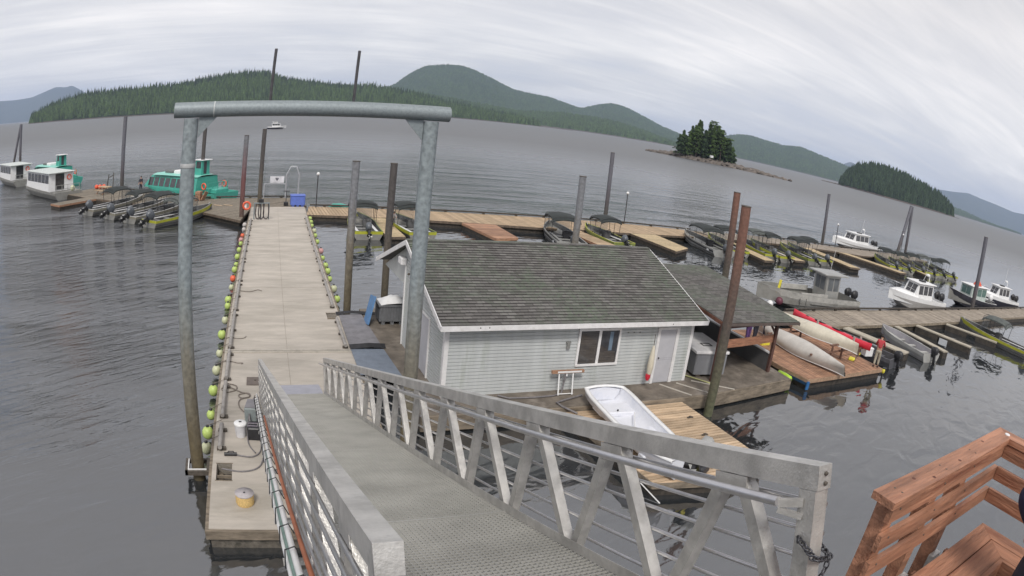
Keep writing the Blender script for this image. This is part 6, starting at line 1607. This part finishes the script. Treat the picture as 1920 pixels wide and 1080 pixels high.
def curve_pts(P, n=6):
    out = []
    for i in range(len(P) - 1):
        p0, p1, p2, p3 = P[max(i - 1, 0)], P[i], P[i + 1], P[min(i + 2, len(P) - 1)]
        for j in range(n):
            t_ = j / n
            out.append(tuple(.5 * ((2 * p1[k]) + (-p0[k] + p2[k]) * t_ + (2 * p0[k] - 5 * p1[k] + 4 * p2[k] - p3[k]) * t_ ** 2 + (-p0[k] + 3 * p1[k] - 3 * p2[k] + p3[k]) * t_ ** 3) for k in range(3)))
    return out + [tuple(P[-1])]
def cord(name, label, pts, r, m_, z=.57):
    t = thing(name, label, 'hose' if 'hose' in name else 'rope', (pts[0][0], pts[0][1], z))
    MB().tube(curve_pts([(p[0] - pts[0][0], p[1] - pts[0][1], (p[2] if len(p) > 2 else 0)) for p in pts]), r, 6).build('line', m_, t)
cord('hose', 'dark hose looping from the gangway back to the dock hatch', [(-.85, 14.9), (-.3, 14.75), (.15, 14.95), (.32, 15.6), (.3, 16.4), (.02, 16.9, .3), (.05, 17.6, .5), (.1, 18.3, .3), (.2, 19.0)], .022, HOSE)
cord('hose', 'second hose running from the pump to the gangway', [(-.42, 15.6), (0, 15.5), (.24, 15.8), (.3, 16.5), (.22, 17.2)], .02, HOSE, .575)
cord('hose', 'third hose hanging past the white bucket', [(.1, 15.7), (-.08, 16.3), (-.05, 17.0, .25), (.12, 17.7, .55), (.2, 18.4, .4)], .02, HOSE, .58)
cord('rope', 'coiled grey rope along the left side of the near concrete dock', [(-.72, 20.4), (-.4, 20.2), (-.42, 19.85), (-.75, 19.7), (-.9, 20.0), (-.6, 20.05), (-.25, 19.7), (.0, 19.55), (0.02, 19.3), (-.25, 19.25), (-.3, 19.5), (0, 19.6), (.05, 19.35), (-.28, 19.1), (-.3, 18.6), (-.1, 18.1), (.02, 17.6)], .02, ROPE)
cord('rope', 'short frayed rope end near the dock joint', [(-.95, 22.4), (-.6, 22.35), (-.35, 22.2), (-.15, 22.2), (-.2, 22.1)], .015, ROPE)
cord('rope', 'rope end left of the bin beyond the joint', [(-.85, 24.8), (-.6, 24.9), (-.4, 24.75), (-.1, 24.8), (0, 25.0)], .015, ROPE)
cord('rope', 'short rope lying half way along the concrete dock', [(-.3, 31.6), (.2, 31.4), (.6, 31.7), (.8, 31.5)], .018, ROPE)
t = thing('steel_plate', 'brown steel plate under the foot of the gangway', 'plate', (.22, 20.6, .555), 2)
MB().box(-.25, .35, -.35, .3, 0, .02).build('sheet', mat('brown steel plate', (.14, .115, .10), .7, 0, .1, 4), t); MB().lathe([(.04, .021), (.03, .05)], (.05, 0, 0), 8).build('bolt', DARKSTEEL, t)

# ---------------------------------------------------------------- brown wharf railing and bench, lower right
wr = thing('wharf_railing', 'stained lumber corner railing with flat top boards, lower right', 'railing', (4.3, 1.5, 6.9), -3.5)
def slat(parent, name, p0, p1, w_, h, up=(0, 0, 1), m_=STAIN):
    return MB().bar(p0, p1, w_, h, up).build(name, m_, parent)
def mitred(parent, name, o, w_, z0, z1, x_end, y_end, sh=.05):
    """two boards meeting on a mitre at the corner; o = inset of the outer edge"""
    MB().prism([(x_end, -o - w_), (-(o + w_ - sh) - .002, -o - w_), (-(o - sh) - .002, -o), (x_end, -o)], z0, z1).build(name, STAIN, parent)
    MB().prism([(-(o - sh), -o), (-(o + w_ - sh), -o - w_), (-(o + w_ - sh), y_end), (-(o - sh), y_end)], z0, z1).build(name, STAINY, parent)
mitred(wr, 'top_board', 0, .145, 1.08, 1.12, -1.80, -2.2, .07)
for z in (1.025, .862, .70):
    slat(wr, 'rail_board', (-1.74, -.11, z), (-.05, -.11, z), .032, .094)
    slat(wr, 'rail_board', (-.05, -.13, z), (-.05, -2.2, z), .032, .094, m_=STAINY)
    for x in (-1.66, -1.12, -.66): MB().lathe([(.007, 0), (.006, .004)], (0, 0, 0), 6).xform(Matrix.Translation((x, -.126, z + .02)) @ Matrix.Rotation(R(90), 4, 'X')).build('screw', DARKSTEEL, wr)
for x in (-1.66, -1.12, -.66): slat(wr, 'post', (x, -.045, -.35), (x, -.045, 1.078), .09, .09, (0, 1, 0))
for y in (-.75, -1.6): slat(wr, 'post', (.02, y, -.35), (.02, y, 1.078), .09, .09, (0, 1, 0))
for x in (-1.12, -.66):
    MB().box(x - .06, x + .06, -.13, -.092, .30, .42).build('steel_bracket', ALU, wr)
MB().lathe([(.022, 0), (.02, .006)], (-.02, -.10, 1.121), 10).build('white_cap', WHITE, wr)
for x in (-1.66, -1.12, -.66):
    for y in (-.05, -.10): MB().lathe([(.007, 0), (.006, .002)], (x, y, 1.1201), 6).build('screw', DARKSTEEL, wr)
for x, y in ((-1.45, -.05), (-.9, -.09), (-.4, -.04), (-1.3, -.11)): MB().lathe([(.013, 0), (.011, .0015)], (x, y, 1.1201), 8).build('knot', mat('dark wood knot', (.12, .045, .03), .7), wr)
wb = thing('wharf_bench', 'stained lumber corner bench inside the railing', 'bench', (4.3, 1.5, 6.9), -3.5)
mitred(wb, 'seat_board', .22, .145, .51, .55, -1.9, -2.2)
mitred(wb, 'seat_board', .375, .145, .51, .55, -1.9, -2.2)
mitred(wb, 'apron', .522, .035, .44, .548, -1.9, -2.2)
for x in (-1.15, -.7): slat(wb, 'bracket', (x, -.18, .46), (x, -.5, .46), .05, .09)
wd_ = thing('wharf_deck', 'brown plank wharf deck under the corner bench', 'deck', (4.3, 1.5, 6.9), -3.5)
m = MB()
for i in range(9): m.box(-1.2, .0, -.9 - i * .15, -.9 - i * .15 + .14, -.04, 0)
m.build('deck_planks', STAIN, wd_)
np_ = person('person in navy clothes half cut off by the right edge, near the railing', (3.46, .55, 6.9), 75, 1.7, mat('navy cloth', (.02, .02, .05), .85), DARKCLOTH, 'hips', 0, HAIR, sleeves=1.0)
